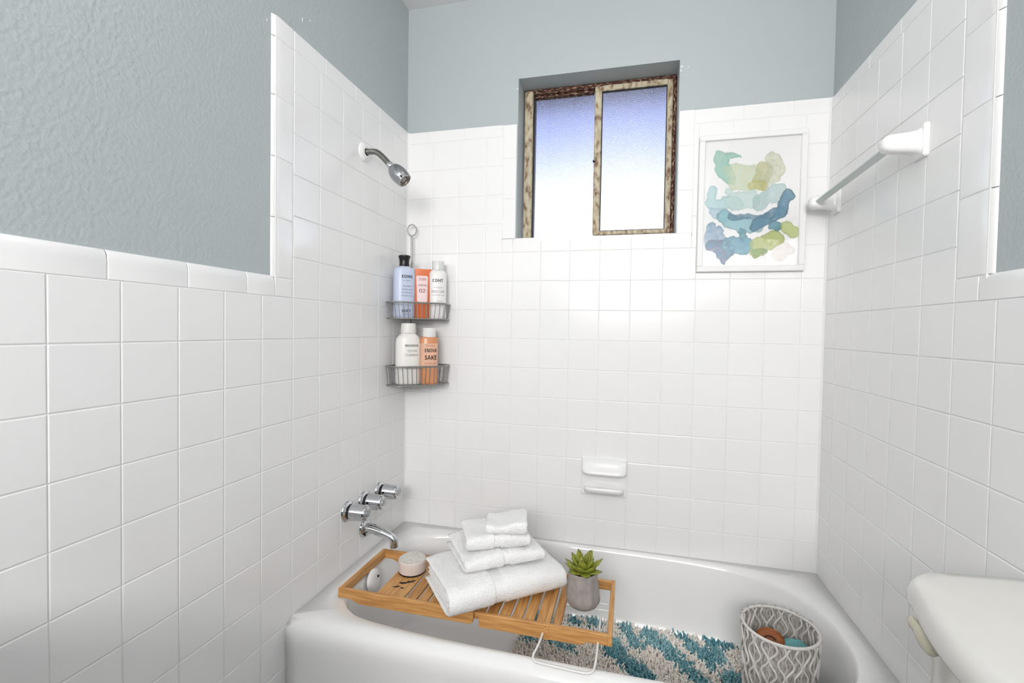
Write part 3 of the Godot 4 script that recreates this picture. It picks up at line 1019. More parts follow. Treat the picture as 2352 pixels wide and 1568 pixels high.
# a folded towel: front left corner of its base, yaw, length, depth, height, number of nested folds
func towel(called: String, label: String, fl: Vector3, yaw: float, l: float, d: float, h: float, folds: int, bands: Array, sag: Callable, seed_: int) -> void:
	var c := fl + Basis(Vector3.UP, yaw) * Vector3(l / 2, 0, -d / 2)
	var o := thing(called, c, label, "towel", "folded white towels stacked on the tray")
	var nz := FastNoiseLite.new()
	nz.seed = seed_
	nz.frequency = 1.1
	var t := h / (2.0 * folds)            # thickness of one layer
	for k in folds:
		# centre line of layer k: bottom back -> front -> top back
		var r := h / 2 - t * (k + 0.5)
		var line := PackedVector2Array()     # (z from front, y)
		var front := t * k * 1.25 + 0.02 * k
		var back := d - 0.05 * k - (0.09 * (k % 2))
		var ns := 16
		for i in ns:
			line.append(Vector2(lerpf(back, front + r, i / float(ns)), h / 2 - r))
		for i in 13:
			var a := -PI / 2 - PI * i / 12.0
			line.append(Vector2(front + r + r * cos(a), h / 2 + r * sin(a)))
		for i in range(1, ns + 1):
			line.append(Vector2(lerpf(front + r, back, i / float(ns)), h / 2 + r))
		var m := line.size()
		var nu := 110
		var rings := []
		for u in nu + 1:
			var uu := u / float(nu)
			# denser near the ends for the rounded edge
			var x: float = l * (0.5 - 0.5 * cos(PI * uu)) if false else l * uu
			if u <= 4:
				x = [0.0, 0.008, 0.025, 0.055, 0.09][u]
			elif u >= nu - 4:
				x = l - [0.0, 0.008, 0.025, 0.055, 0.09][nu - u]
			else:
				x = lerpf(0.09, l - 0.09, (u - 4) / float(nu - 8))
			if k > 0:
				x = lerpf(0.05, l - 0.05, x / l)
			var edge := minf(x, l - x) - (0.05 if k > 0 else 0.0)
			var full := t * (0.385 if k > 0 else 0.47)
			var half := full * (1.0 if edge > 0.07 else sqrt(clampf(1.0 - pow(1.0 - edge / 0.07, 2), 0.02, 1)))
			var inset := 0.0
			for b in bands:
				if x > b[0] and x < b[1]:
					inset = 0.03 * smoothstep(0.0, 0.03, minf(x - b[0], b[1] - x))
			var ring := PackedVector3Array()
			for side in 2:
				for ii in m:
					var i := ii if side == 0 else m - 1 - ii
					var p := line[i]
					var tg := (line[mini(i + 1, m - 1)] - line[maxi(i - 1, 0)]).normalized()
					var nn := Vector2(-tg.y, tg.x)     # outwards of the fold
					if side == 1:
						nn = -nn
					var hh := half
					var tip := mini(i, m - 1 - i)
					if tip < 2:
						hh *= [0.45, 0.85][tip]
					if k == 0 and side == 0:
						hh = maxf(hh - inset, 0.01)
					var q := p + nn * hh
					var z := -q.x
					var y := q.y
					var w := nz.get_noise_3d(x * 1.0 + 7.0 * k, y * 1.6, z) * 0.05 * smoothstep(0.0, 0.3, y)
					var w2 := nz.get_noise_3d(x * 3.0, y * 5, z * 3.0 + 40) * 0.02
					var v := Vector3(x + w2 * (1.0 if edge < 0.2 else 0.3), y + w + sag.call(x / l, -z / d) * smoothstep(0.0, h, y), z + w2)
					if k == 0 and side == 0 and y < 0.0:
						v.y = maxf(v.y, 0.0)
					ring.append(fl + Basis(Vector3.UP, yaw) * v)
			rings.append(ring)
		var s := st_new()
		# the rings run along +x
		s.set_smooth_group(1)
		var n: int = rings[0].size()
		for u in nu:
			for j in n:
				var jj := (j + 1) % n
				quad(s, rings[u][j], rings[u][jj], rings[u + 1][jj], rings[u + 1][j])
		s.set_smooth_group(1)
		for u in [0, nu]:
			for i in m - 1:
				var a: Vector3 = rings[u][i]
				var b: Vector3 = rings[u][i + 1]
				var cc: Vector3 = rings[u][n - 2 - i]
				var dd: Vector3 = rings[u][n - 1 - i]
				if u == 0:
					quad(s, a, dd, cc, b)
				else:
					quad(s, a, b, cc, dd)
		part("fold", s, M.towel, o)


func towels() -> void:
	towel("bath_towel", "large white bath towel, folded, at the bottom of the towel stack", Vector3(4.02, -7.615, 5.60), deg_to_rad(40), 3.28, 2.1, 0.74, 3, [[1.18, 1.54]], func(u, v): return -0.10 * pow(absf(u - 0.45) * 2, 3) - 0.05 * v * 0, 3)
	towel("hand_towel", "white folded towel second from the bottom of the stack", Vector3(4.14, -6.865, 4.84), deg_to_rad(36), 2.22, 1.85, 0.40, 2, [[1.02, 1.26]], func(u, v): return -0.08 * pow(absf(u - 0.5) * 2, 3), 5)
	towel("hand_towel", "white folded towel just under the small washcloth on the stack", Vector3(4.04, -6.465, 4.50), deg_to_rad(27), 1.72, 1.3, 0.38, 2, [[0.72, 0.94]], func(u, v): return -0.04 * pow(absf(u - 0.5) * 2, 3), 8)
	towel("washcloth", "small white washcloth lying on top of the towel stack", Vector3(4.43, -6.09, 4.12), deg_to_rad(13), 1.10, 1.0, 0.25, 1, [], func(u, v): return 0.10 * pow(u, 2) - 0.05 * sin(u * 6) * 0.5, 12)


# ---------------------------------------------------------------- plant and candle

func leaf_mesh(base: Vector3, out: Vector3, l: float, w: float, lift: float, tip_dark: float) -> SurfaceTool:
	var s := st_new()
	var side := out.cross(Vector3.UP).normalized()
	var rings := []
	var n := 12
	for i in n + 1:
		var t := i / float(n)
		var c := base + out * (l * t * cos(lift * 0.5 + lift * 0.5 * t)) + Vector3.UP * (l * t * sin(lift * (0.75 + 0.35 * t)))
		var ww := w * (0.45 + 0.55 * sin(PI * minf(t * 1.25 + 0.1, 1.0) * 0.98)) if t < 0.6 else w * lerpf(0.92, 0.0, pow((t - 0.6) / 0.4, 1.15))
		ww = maxf(ww, 0.004)
		var th := ww * lerpf(0.5, 0.4, t)
		var up := Vector3.UP * cos(lift) - out * sin(lift)
		var ring := PackedVector3Array()
		for k in 10:
			var a := TAU * k / 10
			var y := sin(a) * th * (0.55 if sin(a) > 0 else 1.0) + absf(cos(a)) * ww * 0.18
			ring.append(c + side * cos(a) * ww + up * y)
		rings.append(ring)
	s.set_smooth_group(1)
	for i in n:
		for j in 10:
			var k := (j + 1) % 10
			var va := [rings[i][j], rings[i][k], rings[i + 1][k], rings[i + 1][j]]
			var ts := [i, i, i + 1, i + 1]
			for o in [[0, 1, 2], [0, 2, 3]]:
				for q in [o[0], o[2], o[1]]:
					var t: float = ts[q] / float(n)
					var green := Color(0.13, 0.17, 0.016).lerp(Color(0.29, 0.315, 0.04), smoothstep(0.1, 0.75, t))
					s.set_color(green.lerp(Color(0.07, 0.06, 0.02), tip_dark * smoothstep(0.80, 1.0, t)))
					var v: Vector3 = va[q]
					s.add_vertex(T(v.x, v.y, v.z))
	return s


func plant() -> void:
	var c := Vector3(6.985, TRAY - 0.112, 3.83)
	var o := thing("potted_succulent", c, "green succulent in a faceted grey concrete pot at the right end of the bamboo tray", "plant")
	var s := st_new()
	var rings := []
	var facets := 8
	var seg := 64
	var ht := 0.90
	for e in [[0.0, 0.24, 0.0], [0.012, 0.30, 0.0], [0.06, 0.365, 0.0], [0.14, 0.415, 0.15], [0.22, 0.437, 0.7], [0.30, 0.435, 1.0], [0.6, 0.397, 1.0], [0.8, 0.372, 0.7], [0.88, 0.362, 0.2], [ht, 0.350, 0.0], [0.895, 0.32, 0.0], [0.80, 0.31, 0.0], [0.76, 0.30, 0.0]]:
		var ring := PackedVector3Array()
		for k in seg:
			var t := TAU * k / seg
			var m := fposmod(t + 0.2, TAU / facets) - PI / facets
			var poly: float = cos(PI / facets) / cos(m) * 1.035
			var r: float = e[1] * lerpf(1.0, poly, e[2])
			ring.append(c + Vector3(cos(t) * r, e[0], -sin(t) * r))
		rings.append(ring)
	loft(s, rings, true, true, true, 1)
	part("pot", s, M.concrete, o)
	s = st_new()
	lathe(s, [Vector2(0.31, 0.74), Vector2(0.308, 0.80), Vector2(0.2, 0.825), Vector2(0.0, 0.83)], c, Basis.IDENTITY, 24)
	part("soil", s, M.soil, o)
	var b := c + Vector3(0, 0.86, 0)
	var k := 0
	for ringd in [[6, 0.47, 0.135, 0.30, 0.05, 0.2], [6, 0.53, 0.145, 0.62, 0.04, 0.75], [5, 0.50, 0.13, 0.95, 0.02, 0.3], [3, 0.42, 0.095, 1.25, 0.01, 0.9]]:
		for i in ringd[0]:
			var a: float = TAU * (i + ringd[5]) / ringd[0] + rng.randf_range(-0.08, 0.08)
			var out := Vector3(cos(a), 0, sin(a))
			s = leaf_mesh(b + out * ringd[4] + Vector3(0, 0.03 * k, 0), out, ringd[1] * rng.randf_range(0.92, 1.06), ringd[2], ringd[3] + rng.randf_range(-0.06, 0.06), 0.9)
			part("leaf", s, M.leaf, o)
		k += 1
	# small young leaf at the front edge
	s = leaf_mesh(b + Vector3(0.02, -0.02, 0.12), Vector3(0.05, 0, 1).normalized(), 0.22, 0.085, 0.1, 0.0)
	part("leaf", s, M.leaf, o)


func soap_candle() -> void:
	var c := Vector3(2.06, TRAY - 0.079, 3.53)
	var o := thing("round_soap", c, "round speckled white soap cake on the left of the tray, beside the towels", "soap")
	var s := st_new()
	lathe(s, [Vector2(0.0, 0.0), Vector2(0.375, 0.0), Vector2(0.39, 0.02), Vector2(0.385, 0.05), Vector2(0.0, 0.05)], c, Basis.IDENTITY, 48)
	part("dark_disc", s, M.dark, o)  # thin black disc under the soap cake
	s = st_new()
	lathe(s, [Vector2(0.0, 0.03), Vector2(0.36, 0.03), Vector2(0.385, 0.05), Vector2(0.395, 0.14), Vector2(0.398, 0.34), Vector2(0.39, 0.37), Vector2(0.37, 0.385), Vector2(0.355, 0.375)], c, Basis.IDENTITY, 56)
	part("wrapper", s, mat_new(Color(0.87, 0.82, 0.79), 0.6), o)
	s = st_new()
	var nz := FastNoiseLite.new()
	nz.seed = 9
	nz.frequency = 5.0
	var rings := []
	for i in 13:
		var r := 0.362 * (1.0 - i / 12.5)
		var ring := PackedVector3Array()
		for k in 48:
			var t := TAU * k / 48
			var x := cos(t) * r
			var z := -sin(t) * r
			ring.append(c + Vector3(x, 0.372 + nz.get_noise_2d(x * 3, z * 3) * 0.035 * minf(1.0, i / 2.0), z))
		rings.append(ring)
	loft(s, rings, false, true, true, 1)
	var top := tri_scale(mat_new(Color.WHITE, 0.7), Vector3(22, 22, 22))
	top.albedo_texture = noise_tex(0.035, 256, FastNoiseLite.TYPE_SIMPLEX_SMOOTH, 4, grad([[0.0, Color(0.62, 0.6, 0.57)], [0.4, Color(0.84, 0.83, 0.80)], [0.7, Color(0.92, 0.91, 0.89)], [0.92, Color(0.74, 0.62, 0.55)], [1.0, Color(0.7, 0.55, 0.5)]]), false, 1.0, 61)
	part("soap_top", s, top, o)


# ---------------------------------------------------------------- mat

func mat() -> void:
	var x0 := 4.95
	var x1 := 12.3
	var z0 := 0.80
	var z1 := 5.15
	var yb := TFLOOR + 0.02
	var o := thing("bath_mat", Vector3((x0 + x1) / 2, yb, (z0 + z1) / 2), "shaggy teal and cream bath mat lying in the bottom of the tub", "bath mat")
	var s := st_new()
	cbox(s, Vector3((x0 + x1) / 2, yb + 0.03, (z0 + z1) / 2), Vector3(x1 - x0, 0.06, z1 - z0), 0.02)
	part("backing", s, mat_new(Color(0.80, 0.76, 0.70), 0.9), o)
	# one tuft: a bent, tapering strand
	s = st_new()
	var path := []
	var rad := []
	for i in 5:
		var t := i / 4.0
		path.append(Vector3(0.05 * t * t, 0.25 * t - YF, 0.0))
		rad.append(lerpf(0.040, 0.022, t))
	tube(s, path, rad, 5)
	var tuft := done(s)
	var blobs := [[6.5, 0.95, 6.5, 1.05, 0.24], [7.1, 0.9, 7.15, 1.0, 0.27], [8.06, 1.0, 8.4, 1.75, 0.25], [7.55, 1.75, 7.85, 2.2, 0.36], [8.72, 1.0, 8.85, 1.5, 0.25], [8.2, 2.6, 8.5, 2.9, 0.36], [9.72, 0.9, 10.3, 1.75, 0.24], [9.0, 1.3, 10.0, 2.75, 0.29], [10.65, 0.95, 11.3, 0.75, 0.36], [10.6, 1.3, 10.65, 1.7, 0.28], [10.45, 2.05, 10.5, 2.1, 0.2], [10.9, 2.5, 11.3, 3.0, 0.42], [5.2, 2.15, 5.4, 2.3, 0.2], [5.8, 2.1, 6.6, 2.45, 0.2], [5.4, 1.1, 5.9, 1.7, 0.3], [11.6, 1.6, 12.2, 2.4, 0.3]]
	for i in 8:
		blobs.append([5.3 + i * 0.95, 3.5 + 0.3 * (i % 2), 5.8 + i * 0.95, 4.3 + 0.3 * (i % 2), 0.3])
	var nz := FastNoiseLite.new()
	nz.seed = 4
	nz.frequency = 1.6
	var nz2 := FastNoiseLite.new()
	nz2.seed = 14
	nz2.frequency = 0.5
	var step := 0.062
	var nx := int((x1 - x0) / step)
	var nzc := int((z1 - z0) / step)
	var mm := MultiMesh.new()
	mm.transform_format = MultiMesh.TRANSFORM_3D
	mm.use_colors = true
	mm.mesh = tuft
	mm.instance_count = nx * nzc
	var org := T((x0 + x1) / 2, yb, (z0 + z1) / 2)
	for i in nx:
		for j in nzc:
			var x := x0 + (i + rng.randf()) * step
			var z := z0 + (j + rng.randf()) * step
			var d := 1e9
			for q in blobs:
				var a := Vector2(q[0], q[1])
				var b := Vector2(q[2], q[3])
				var pp := Vector2(x, z)
				var v := b - a
				var t := clampf((pp - a).dot(v) / maxf(v.length_squared(), 1e-5), 0, 1)
				d = minf(d, pp.distance_to(a + v * t) - q[4])
			d += nz.get_noise_2d(x * 2, z * 2) * 0.13 + rng.randf_range(-0.03, 0.03) + 0.05
			var col: Color
			if d < 0:
				col = Color(0.09, 0.29, 0.35).lerp(Color(0.33, 0.58, 0.62), clampf(0.5 + nz2.get_noise_2d(x, z) * 0.9 + rng.randf_range(-0.35, 0.35), 0, 1))
			else:
				col = Color(0.90, 0.82, 0.73).lerp(Color(0.99, 0.96, 0.92), rng.randf())
			var lean := rng.randf_range(0.0, 0.55)
			var b3 := Basis(Vector3.UP, rng.randf_range(0, TAU)) * Basis(Vector3(0, 0, 1), -lean)
			b3 = b3.scaled(Vector3(1, rng.randf_range(0.75, 1.15), 1))
			mm.set_instance_transform(i * nzc + j, Transform3D(b3, T(x, yb + 0.04, z) - org))
			mm.set_instance_color(i * nzc + j, col)
	var pile := MultiMeshInstance3D.new()
	pile.name = "pile"
	pile.multimesh = mm
	var pm := mat_new(Color.WHITE, 0.9)
	pm.vertex_color_use_as_albedo = true
	pile.material_override = pm
	pile.set_meta("kind", "stuff")
	o.add_child(pile)


# ---------------------------------------------------------------- basket

func basket() -> void:
	var c := Vector3(11.80, TFLOOR + 0.16, 3.0)
	var o := thing("storage_basket", c, "round grey woven basket with white leaf-shaped cords, at the right end of the tub", "basket")
	var h := 2.02
	var rt := 0.86
	var rb := 0.76
	var rad := func(t: float) -> float: return lerpf(rb, rt, t)
	var wall := tri_scale(mat_new(Color.WHITE, 0.9), Vector3(16, 5, 16))
	wall.albedo_texture = noise_tex(0.03, 256, FastNoiseLite.TYPE_SIMPLEX, 4, grad([[0.0, Color(0.48, 0.46, 0.445)], [0.5, Color(0.67, 0.65, 0.63)], [1.0, Color(0.84, 0.82, 0.80)]]), false, 1.0, 71)
	wall.heightmap_enabled = true
	wall.heightmap_texture = noise_tex(0.05, 256, FastNoiseLite.TYPE_CELLULAR, 2, null, false, 8.0, 72)
	wall.heightmap_scale = 0.3
	var s := st_new()
	lathe(s, [Vector2(0.0, 0.0), Vector2(rb, 0.0), Vector2(rt, h), Vector2(rt - 0.035, h), Vector2(rb - 0.035, 0.05), Vector2(0.0, 0.05)], c, Basis.IDENTITY, 64)
	part("body", s, wall, o)
	var cord := tri_scale(mat_new(Color(0.90, 0.885, 0.87), 0.85), Vector3(30, 30, 30))
	cord.heightmap_enabled = true
	cord.heightmap_texture = noise_tex(0.05, 256, FastNoiseLite.TYPE_SIMPLEX_SMOOTH, 3, null, false, 8.0, 73)
	cord.heightmap_scale = 0.1
	# white cords: pairs that meet and part, making rows of leaf shapes; one set outside, one inside
	var nn := 15
	for inside in 2:
		for i in nn:
			for g in [-1, 1]:
				var path := []
				var steps_n := 60
				for k in steps_n + 1:
					var t := k / float(steps_n)
					var y := lerpf(0.03, h - 0.02, t)
					var wv := 0.5 + 0.5 * cos(TAU * t * 3.2 + PI * (i % 2))
					var th: float = TAU * i / nn + g * (TAU / nn) * (0.04 + 0.43 * wv)
					var r: float = rad.call(t) + (0.014 if inside == 0 else -0.048)
					path.append(c + Vector3(cos(th) * r, y, -sin(th) * r))
				s = st_new()
				tube(s, path, 0.026 if inside == 0 else 0.022, 6)
				part("cord", s, cord, o)
		# finer lines inside each leaf shape
		if inside == 0:
			for i in nn:
				var path := []
				for k in 41:
					var t := k / 40.0
					var wob := sin(TAU * t * 6.0 + i) * 0.05
					var th: float = TAU * (i + wob) / nn
					var r: float = rad.call(t) + 0.006
					path.append(c + Vector3(cos(th) * r, lerpf(0.03, h - 0.03, t), -sin(th) * r))
				s = st_new()
				tube(s, path, 0.012, 5)
				part("cord", s, cord, o)
	s = st_new()
	var ring := []
	for k in 72:
		var th := TAU * k / 72
		ring.append(c + Vector3(cos(th) * (rt - 0.012), h + 0.01, -sin(th) * (rt - 0.012)))
	tube(s, ring, 0.036, 8, true)
	part("rim_cord", s, cord, o)
	# loose threads along the rim
	s = st_new()
	for k in 46:
		var th := rng.randf_range(0.35, 3.0)
		var p := c + Vector3(cos(th) * rt, h + 0.02, -sin(th) * rt)
		var q := p + Vector3(rng.randf_range(-0.05, 0.05), rng.randf_range(0.02, 0.06), rng.randf_range(-0.05, 0.05))
		tube(s, [p, (p + q) / 2 + Vector3(0.012, 0.01, 0), q], 0.007, 4)
	var fr := part("loose_threads", s, wall, o)
	fr.set_meta("kind", "stuff")
	# in the basket: a brown wooden brush and a turquoise sponge
	var bc := c + Vector3(-0.22, h - 0.36, 0.02)
	var br := thing("wooden_brush", bc, "brown oval wooden brush sticking up inside the woven basket", "brush")
	s = st_new()
	var bb := Basis(Vector3.UP, deg_to_rad(-14)) * Basis(Vector3.RIGHT, deg_to_rad(44))
	var rings := []
	for e in [[-0.09, 0.86], [-0.075, 0.96], [-0.02, 1.0], [0.04, 1.0], [0.085, 0.95], [0.11, 0.85], [0.12, 0.7]]:
		var rr := PackedVector3Array()
		for k in 40:
			var t := TAU * k / 40
			rr.append(bc + bb * Vector3(cos(t) * 0.33 * e[1], e[0], -sin(t) * 0.26 * e[1]))
		rings.append(rr)
	loft(s, rings, true, true, true, 1)
	var bw := tri_scale(mat_new(Color.WHITE, 0.5), Vector3(6, 22, 22))
	bw.albedo_texture = noise_tex(0.015, 256, FastNoiseLite.TYPE_SIMPLEX_SMOOTH, 4, grad([[0.0, Color(0.45, 0.21, 0.06)], [1.0, Color(0.68, 0.39, 0.15)]]), false, 1.0, 81)
	part("back", s, bw, br)
	s = st_new()
	var hp := []
	for k in 13:
		var t := PI * 0.15 + PI * 1.25 * k / 12.0
		hp.append(bc + bb * Vector3(cos(t) * 0.14 + 0.0, 0.125, -sin(t) * 0.10 + 0.06))
	tube(s, hp, 0.018, 6)
	part("strap", s, mat_new(Color(0.25, 0.10, 0.03), 0.6), br)
	s = st_new()
	for k in 60:
		var t := rng.randf() * TAU
		var r := sqrt(rng.randf())
		var p := bc + bb * Vector3(cos(t) * 0.28 * r, -0.09, sin(t) * 0.21 * r)
		tube(s, [p, p + bb * Vector3(0, -0.16, 0)], 0.012, 4)
	part("bristles", s, mat_new(Color(0.8, 0.7, 0.5), 0.8), br).set_meta("kind", "stuff")
	# what lies under them: a folded grey cloth lining the basket
	var lc := c + Vector3(0, 0.05, 0)
	var ln := thing("rolled_cloth", lc, "pale grey cloth filling the lower part of the woven basket", "cloth")
	s = st_new()
	lathe(s, [Vector2(0.0, 0.01), Vector2(rb - 0.12, 0.01), Vector2(rb - 0.09, 0.2), Vector2(rb - 0.06, h - 0.85), Vector2(rb - 0.2, h - 0.72), Vector2(0.3, h - 0.68), Vector2(0, h - 0.70)], lc, Basis.IDENTITY, 40)
	part("cloth", s, mat_new(Color(0.72, 0.70, 0.68), 0.95), ln)
	var sc := c + Vector3(0.33, h - 0.48, 0.12)
	var sp := thing("bath_sponge", sc, "turquoise bath sponge inside the woven basket, right of the brush", "sponge")
	s = st_new()
	var nz := FastNoiseLite.new()
	nz.seed = 17
	nz.frequency = 3.2
	rings = []
	for i in 19:
		var a := -PI / 2 + PI * i / 18.0
		var rr := PackedVector3Array()
		for k in 36:
			var t := TAU * k / 36
			var d := Vector3(cos(t) * cos(a), sin(a), -sin(t) * cos(a))
			var m := 1.0 + 0.16 * nz.get_noise_3dv(d * 0.9)
			rr.append(sc + Vector3(d.x * 0.34, d.y * 0.24, d.z * 0.30) * m)
		rings.append(rr)
	loft(s, rings, false, false, true, 1)
	var spm := tri_scale(mat_new(Color(0.46, 0.71, 0.72), 0.85), Vector3(25, 25, 25))
	spm.heightmap_enabled = true
	spm.heightmap_texture = noise_tex(0.05, 256, FastNoiseLite.TYPE_CELLULAR, 2, null, false, 8.0, 82)
	spm.heightmap_scale = 0.3
	part("sponge", s, spm, sp)


# ---------------------------------------------------------------- shower and taps

func shower() -> void:
	var c := Vector3(0.0, 4.66, 2.93)
	var o := thing("shower_head", c, "chrome shower head on a bent grey arm, high on the left wall", "shower head")
	var px := Basis(Vector3(0, 0, 1), -PI / 2)       # axis +x
	var s := st_new()
	lathe(s, [Vector2(0.0, -0.01), Vector2(0.29, -0.01), Vector2(0.285, 0.03), Vector2(0.24, 0.07), Vector2(0.14, 0.10), Vector2(0.11, 0.10)], c, px, 36)
	part("flange", s, M.ceramic, o)
	s = st_new()
	var p := spline3([Vector3(0.0, 4.66, 2.93), Vector3(0.22, 4.67, 2.92), Vector3(0.42, 4.64, 2.90), Vector3(0.6, 4.50, 2.88), Vector3(0.78, 4.31, 2.86), Vector3(0.87, 4.21, 2.85)], 6)
	tube(s, p, 0.088, 16)
	part("arm", s, M.arm, o)
	var d := Vector3(0.52, -0.52, -0.02).normalized()
	var z := Vector3(0, 0, 1)
	var b := Basis(d.cross(z).normalized(), d, d.cross(z).normalized().cross(d))
	var h0 := Vector3(0.87, 4.21, 2.85)
	s = st_new()
	lathe(s, [Vector2(0.0, -0.10), Vector2(0.098, -0.10), Vector2(0.105, -0.08), Vector2(0.105, 0.04), Vector2(0.098, 0.05), Vector2(0.0, 0.05)], h0, b, 20)
	part("nut", s, M.chrome, o)
	s = st_new()
	lathe(s, [Vector2(0.0, 0.05), Vector2(0.11, 0.05), Vector2(0.16, 0.08), Vector2(0.215, 0.17), Vector2(0.25, 0.30), Vector2(0.258, 0.42), Vector2(0.245, 0.52), Vector2(0.235, 0.56), Vector2(0.24, 0.565), Vector2(0.225, 0.66), Vector2(0.215, 0.665), Vector2(0.195, 0.665)], h0, b, 40)
	part("head", s, M.satin, o)
	s = st_new()
	lathe(s, [Vector2(0.2, 0.655), Vector2(0.175, 0.65), Vector2(0.165, 0.62), Vector2(0.12, 0.615), Vector2(0.0, 0.62)], h0, b, 32)
	part("spray_face", s, mat_new(Color(0.60, 0.56, 0.52), 0.3, 0.5), o)
	s = st_new()
	for k in 10:
		var t := TAU * k / 10
		lathe(s, [Vector2(0.016, 0.615), Vector2(0.012, 0.64), Vector2(0, 0.642)], h0 + b * Vector3(cos(t) * 0.11, 0, sin(t) * 0.11), b, 6)
	part("nozzles", s, M.dark, o)
	s = st_new()
	tube(s, [h0 + b * Vector3(-0.05, 0.6, 0.23), h0 + b * Vector3(-0.05, 0.62, 0.30)], 0.03, 8)
	part("spray_lever", s, M.dark, o)


func taps() -> void:
	var px := Basis(Vector3(0, 0, 1), -PI / 2)
	var zs := [3.66, 2.76, 1.80]
	var lb := ["chrome tub valve handle nearest the viewer, of three on the left wall", "middle chrome tub valve handle above the spout on the left wall", "chrome tub valve handle nearest the corner, of three on the left wall"]
	for i in 3:
		var c := Vector3(0.0, -6.14, zs[i])
		var o := thing("tap_handle", c, lb[i], "tap", "chrome tap handles on the left wall")
		var s := st_new()
		lathe(s, [Vector2(0.0, -0.01), Vector2(0.31, -0.01), Vector2(0.31, 0.02), Vector2(0.28, 0.06), Vector2(0.20, 0.09), Vector2(0.13, 0.16), Vector2(0.0, 0.16)], c, px, 36)
		part("flange", s, M.chrome, o)
		s = st_new()
		lathe(s, [Vector2(0.215, 0.06), Vector2(0.215, 0.185)], c, px, 28)
		part("stem", s, M.dark, o)  # widened and black: the shade of the gap is put into its colour
		s = st_new()
		lathe(s, [Vector2(0.0, 0.17), Vector2(0.22, 0.17), Vector2(0.25, 0.19), Vector2(0.25, 0.24), Vector2(0.24, 0.28), Vector2(0.228, 0.60), Vector2(0.215, 0.65), Vector2(0.185, 0.685), Vector2(0.15, 0.69), Vector2(0.14, 0.68), Vector2(0.0, 0.68)], c, px, 36)
		part("knob", s, M.chrome, o)
		s = st_new()
		lathe(s, [Vector2(0.10, 0.67), Vector2(0.09, 0.69), Vector2(0.0, 0.695)], c, px, 20)
		part("cap", s, M.satin, o)
	var c := Vector3(0.0, -7.02, 2.70)
	var o := thing("tub_spout", c, "chrome tub spout under the three handles on the left wall", "spout")
	var s := st_new()
	lathe(s, [Vector2(0.0, -0.01), Vector2(0.30, -0.01), Vector2(0.30, 0.02), Vector2(0.27, 0.07), Vector2(0.17, 0.11), Vector2(0.0, 0.12)], c, px, 36)
	part("flange", s, M.chrome, o)
	s = st_new()
	var pts := spline3([c + Vector3(0.05, 0, 0), c + Vector3(0.3, -0.01, 0), c + Vector3(0.6, -0.09, -0.01), c + Vector3(0.85, -0.17, -0.02), c + Vector3(0.98, -0.25, -0.02), c + Vector3(1.02, -0.36, -0.02), c + Vector3(1.02, -0.47, -0.02)], 5)
	var rr := []
	for i in pts.size():
		rr.append(lerpf(0.165, 0.125, smoothstep(0.0, 0.5, i / float(pts.size() - 1))))
	tube(s, pts, rr, 24)
	part("spout", s, M.chrome, o)
	s = st_new()
	lathe(s, [Vector2(0.12, 0.0), Vector2(0.12, -0.03), Vector2(0.09, -0.03), Vector2(0.085, 0.02), Vector2(0.0, 0.02)], c + Vector3(1.02, -0.47, -0.02), Basis.IDENTITY, 20)
	part("outlet", s, M.satin, o)
	s = st_new()
	lathe(s, [Vector2(0.0, 0.0), Vector2(0.045, 0.0), Vector2(0.045, 0.02), Vector2(0, 0.03)], c + Vector3(0.11, -0.14, 0.17), px, 10)
	part("screw", s, M.dark, o)


# ---------------------------------------------------------------- corner rack with bottles

func rack_outline(y: float) -> Array:
	return [Vector3(0.09, y, 0.09), Vector3(0.09, y, 1.62), Vector3(0.62, y, 1.80), Vector3(1.82, y, 0.78), Vector3(1.74, y, 0.09)]


func along(pts: Array, d: float) -> Array:
	var out := []
	for i in pts.size():
		var a: Vector3 = pts[i]
		var b: Vector3 = pts[(i + 1) % pts.size()]
		var n := maxi(1, int(a.distance_to(b) / d))
		for k in n:
			out.append(a.lerp(b, k / float(n)))
	return out


func corner_rack() -> void:
	var o := thing("corner_rack", Vector3(0.3, -2.7, 0.3), "two-tier grey wire shower rack with a ring on top, hanging in the back left corner", "rack")
	var s := st_new()
	tube(s, [Vector3(0.335, 2.62, 0.30), Vector3(0.335, -2.55, 0.30)], 0.035, 8)
	part("rod", s, M.wire, o)
	s = st_new()
	var ring := []
	for k in 24:
		var t := TAU * k / 24
		ring.append(Vector3(0.335, 2.83, 0.30) + Vector3(cos(t) * 0.145, sin(t) * 0.20, -cos(t) * 0.06))
	tube(s, ring, 0.024, 8, true)
	part("hanging_ring", s, M.wire, o)
	for tier in [[0.17, -0.37], [-1.98, -2.62]]:
		var top := rack_outline(tier[0])
		var bot := rack_outline(tier[1])
		for i in bot.size():
			bot[i] = Vector3(0.85, tier[1], 0.8) + (bot[i] - Vector3(0.85, tier[1], 0.8)) * 0.975
		s = st_new()
		tube(s, along(top, 0.2), 0.03, 8, true)
		part("top_wire", s, M.wire, o)
		s = st_new()
		tube(s, along(bot, 0.2), 0.024, 8, true)
		part("bottom_wire", s, M.wire, o)
		# uprights round the outside
		var at := along(top, 0.155)
		var ab := []
		for q in at:
			ab.append(Vector3(0.85, tier[1], 0.8) + (Vector3(q.x, tier[1], q.z) - Vector3(0.85, tier[1], 0.8)) * 0.93)
		for i in at.size():
			s = st_new()
			tube(s, [at[i], ab[i]], 0.014, 6)
			part("upright_wire", s, M.wire, o)
		# floor wires run from wall to front
		for k in 10:
			var f := (k + 0.5) / 10.0
			var a: Vector3 = bot[1].lerp(bot[0], f)
			var e: Vector3 = bot[2].lerp(bot[3], f) if f < 0.8 else bot[3].lerp(bot[4], (f - 0.8) * 5)
			s = st_new()
			tube(s, [a, e], 0.014, 6)
			part("floor_wire", s, M.wire, o)
	bottles()


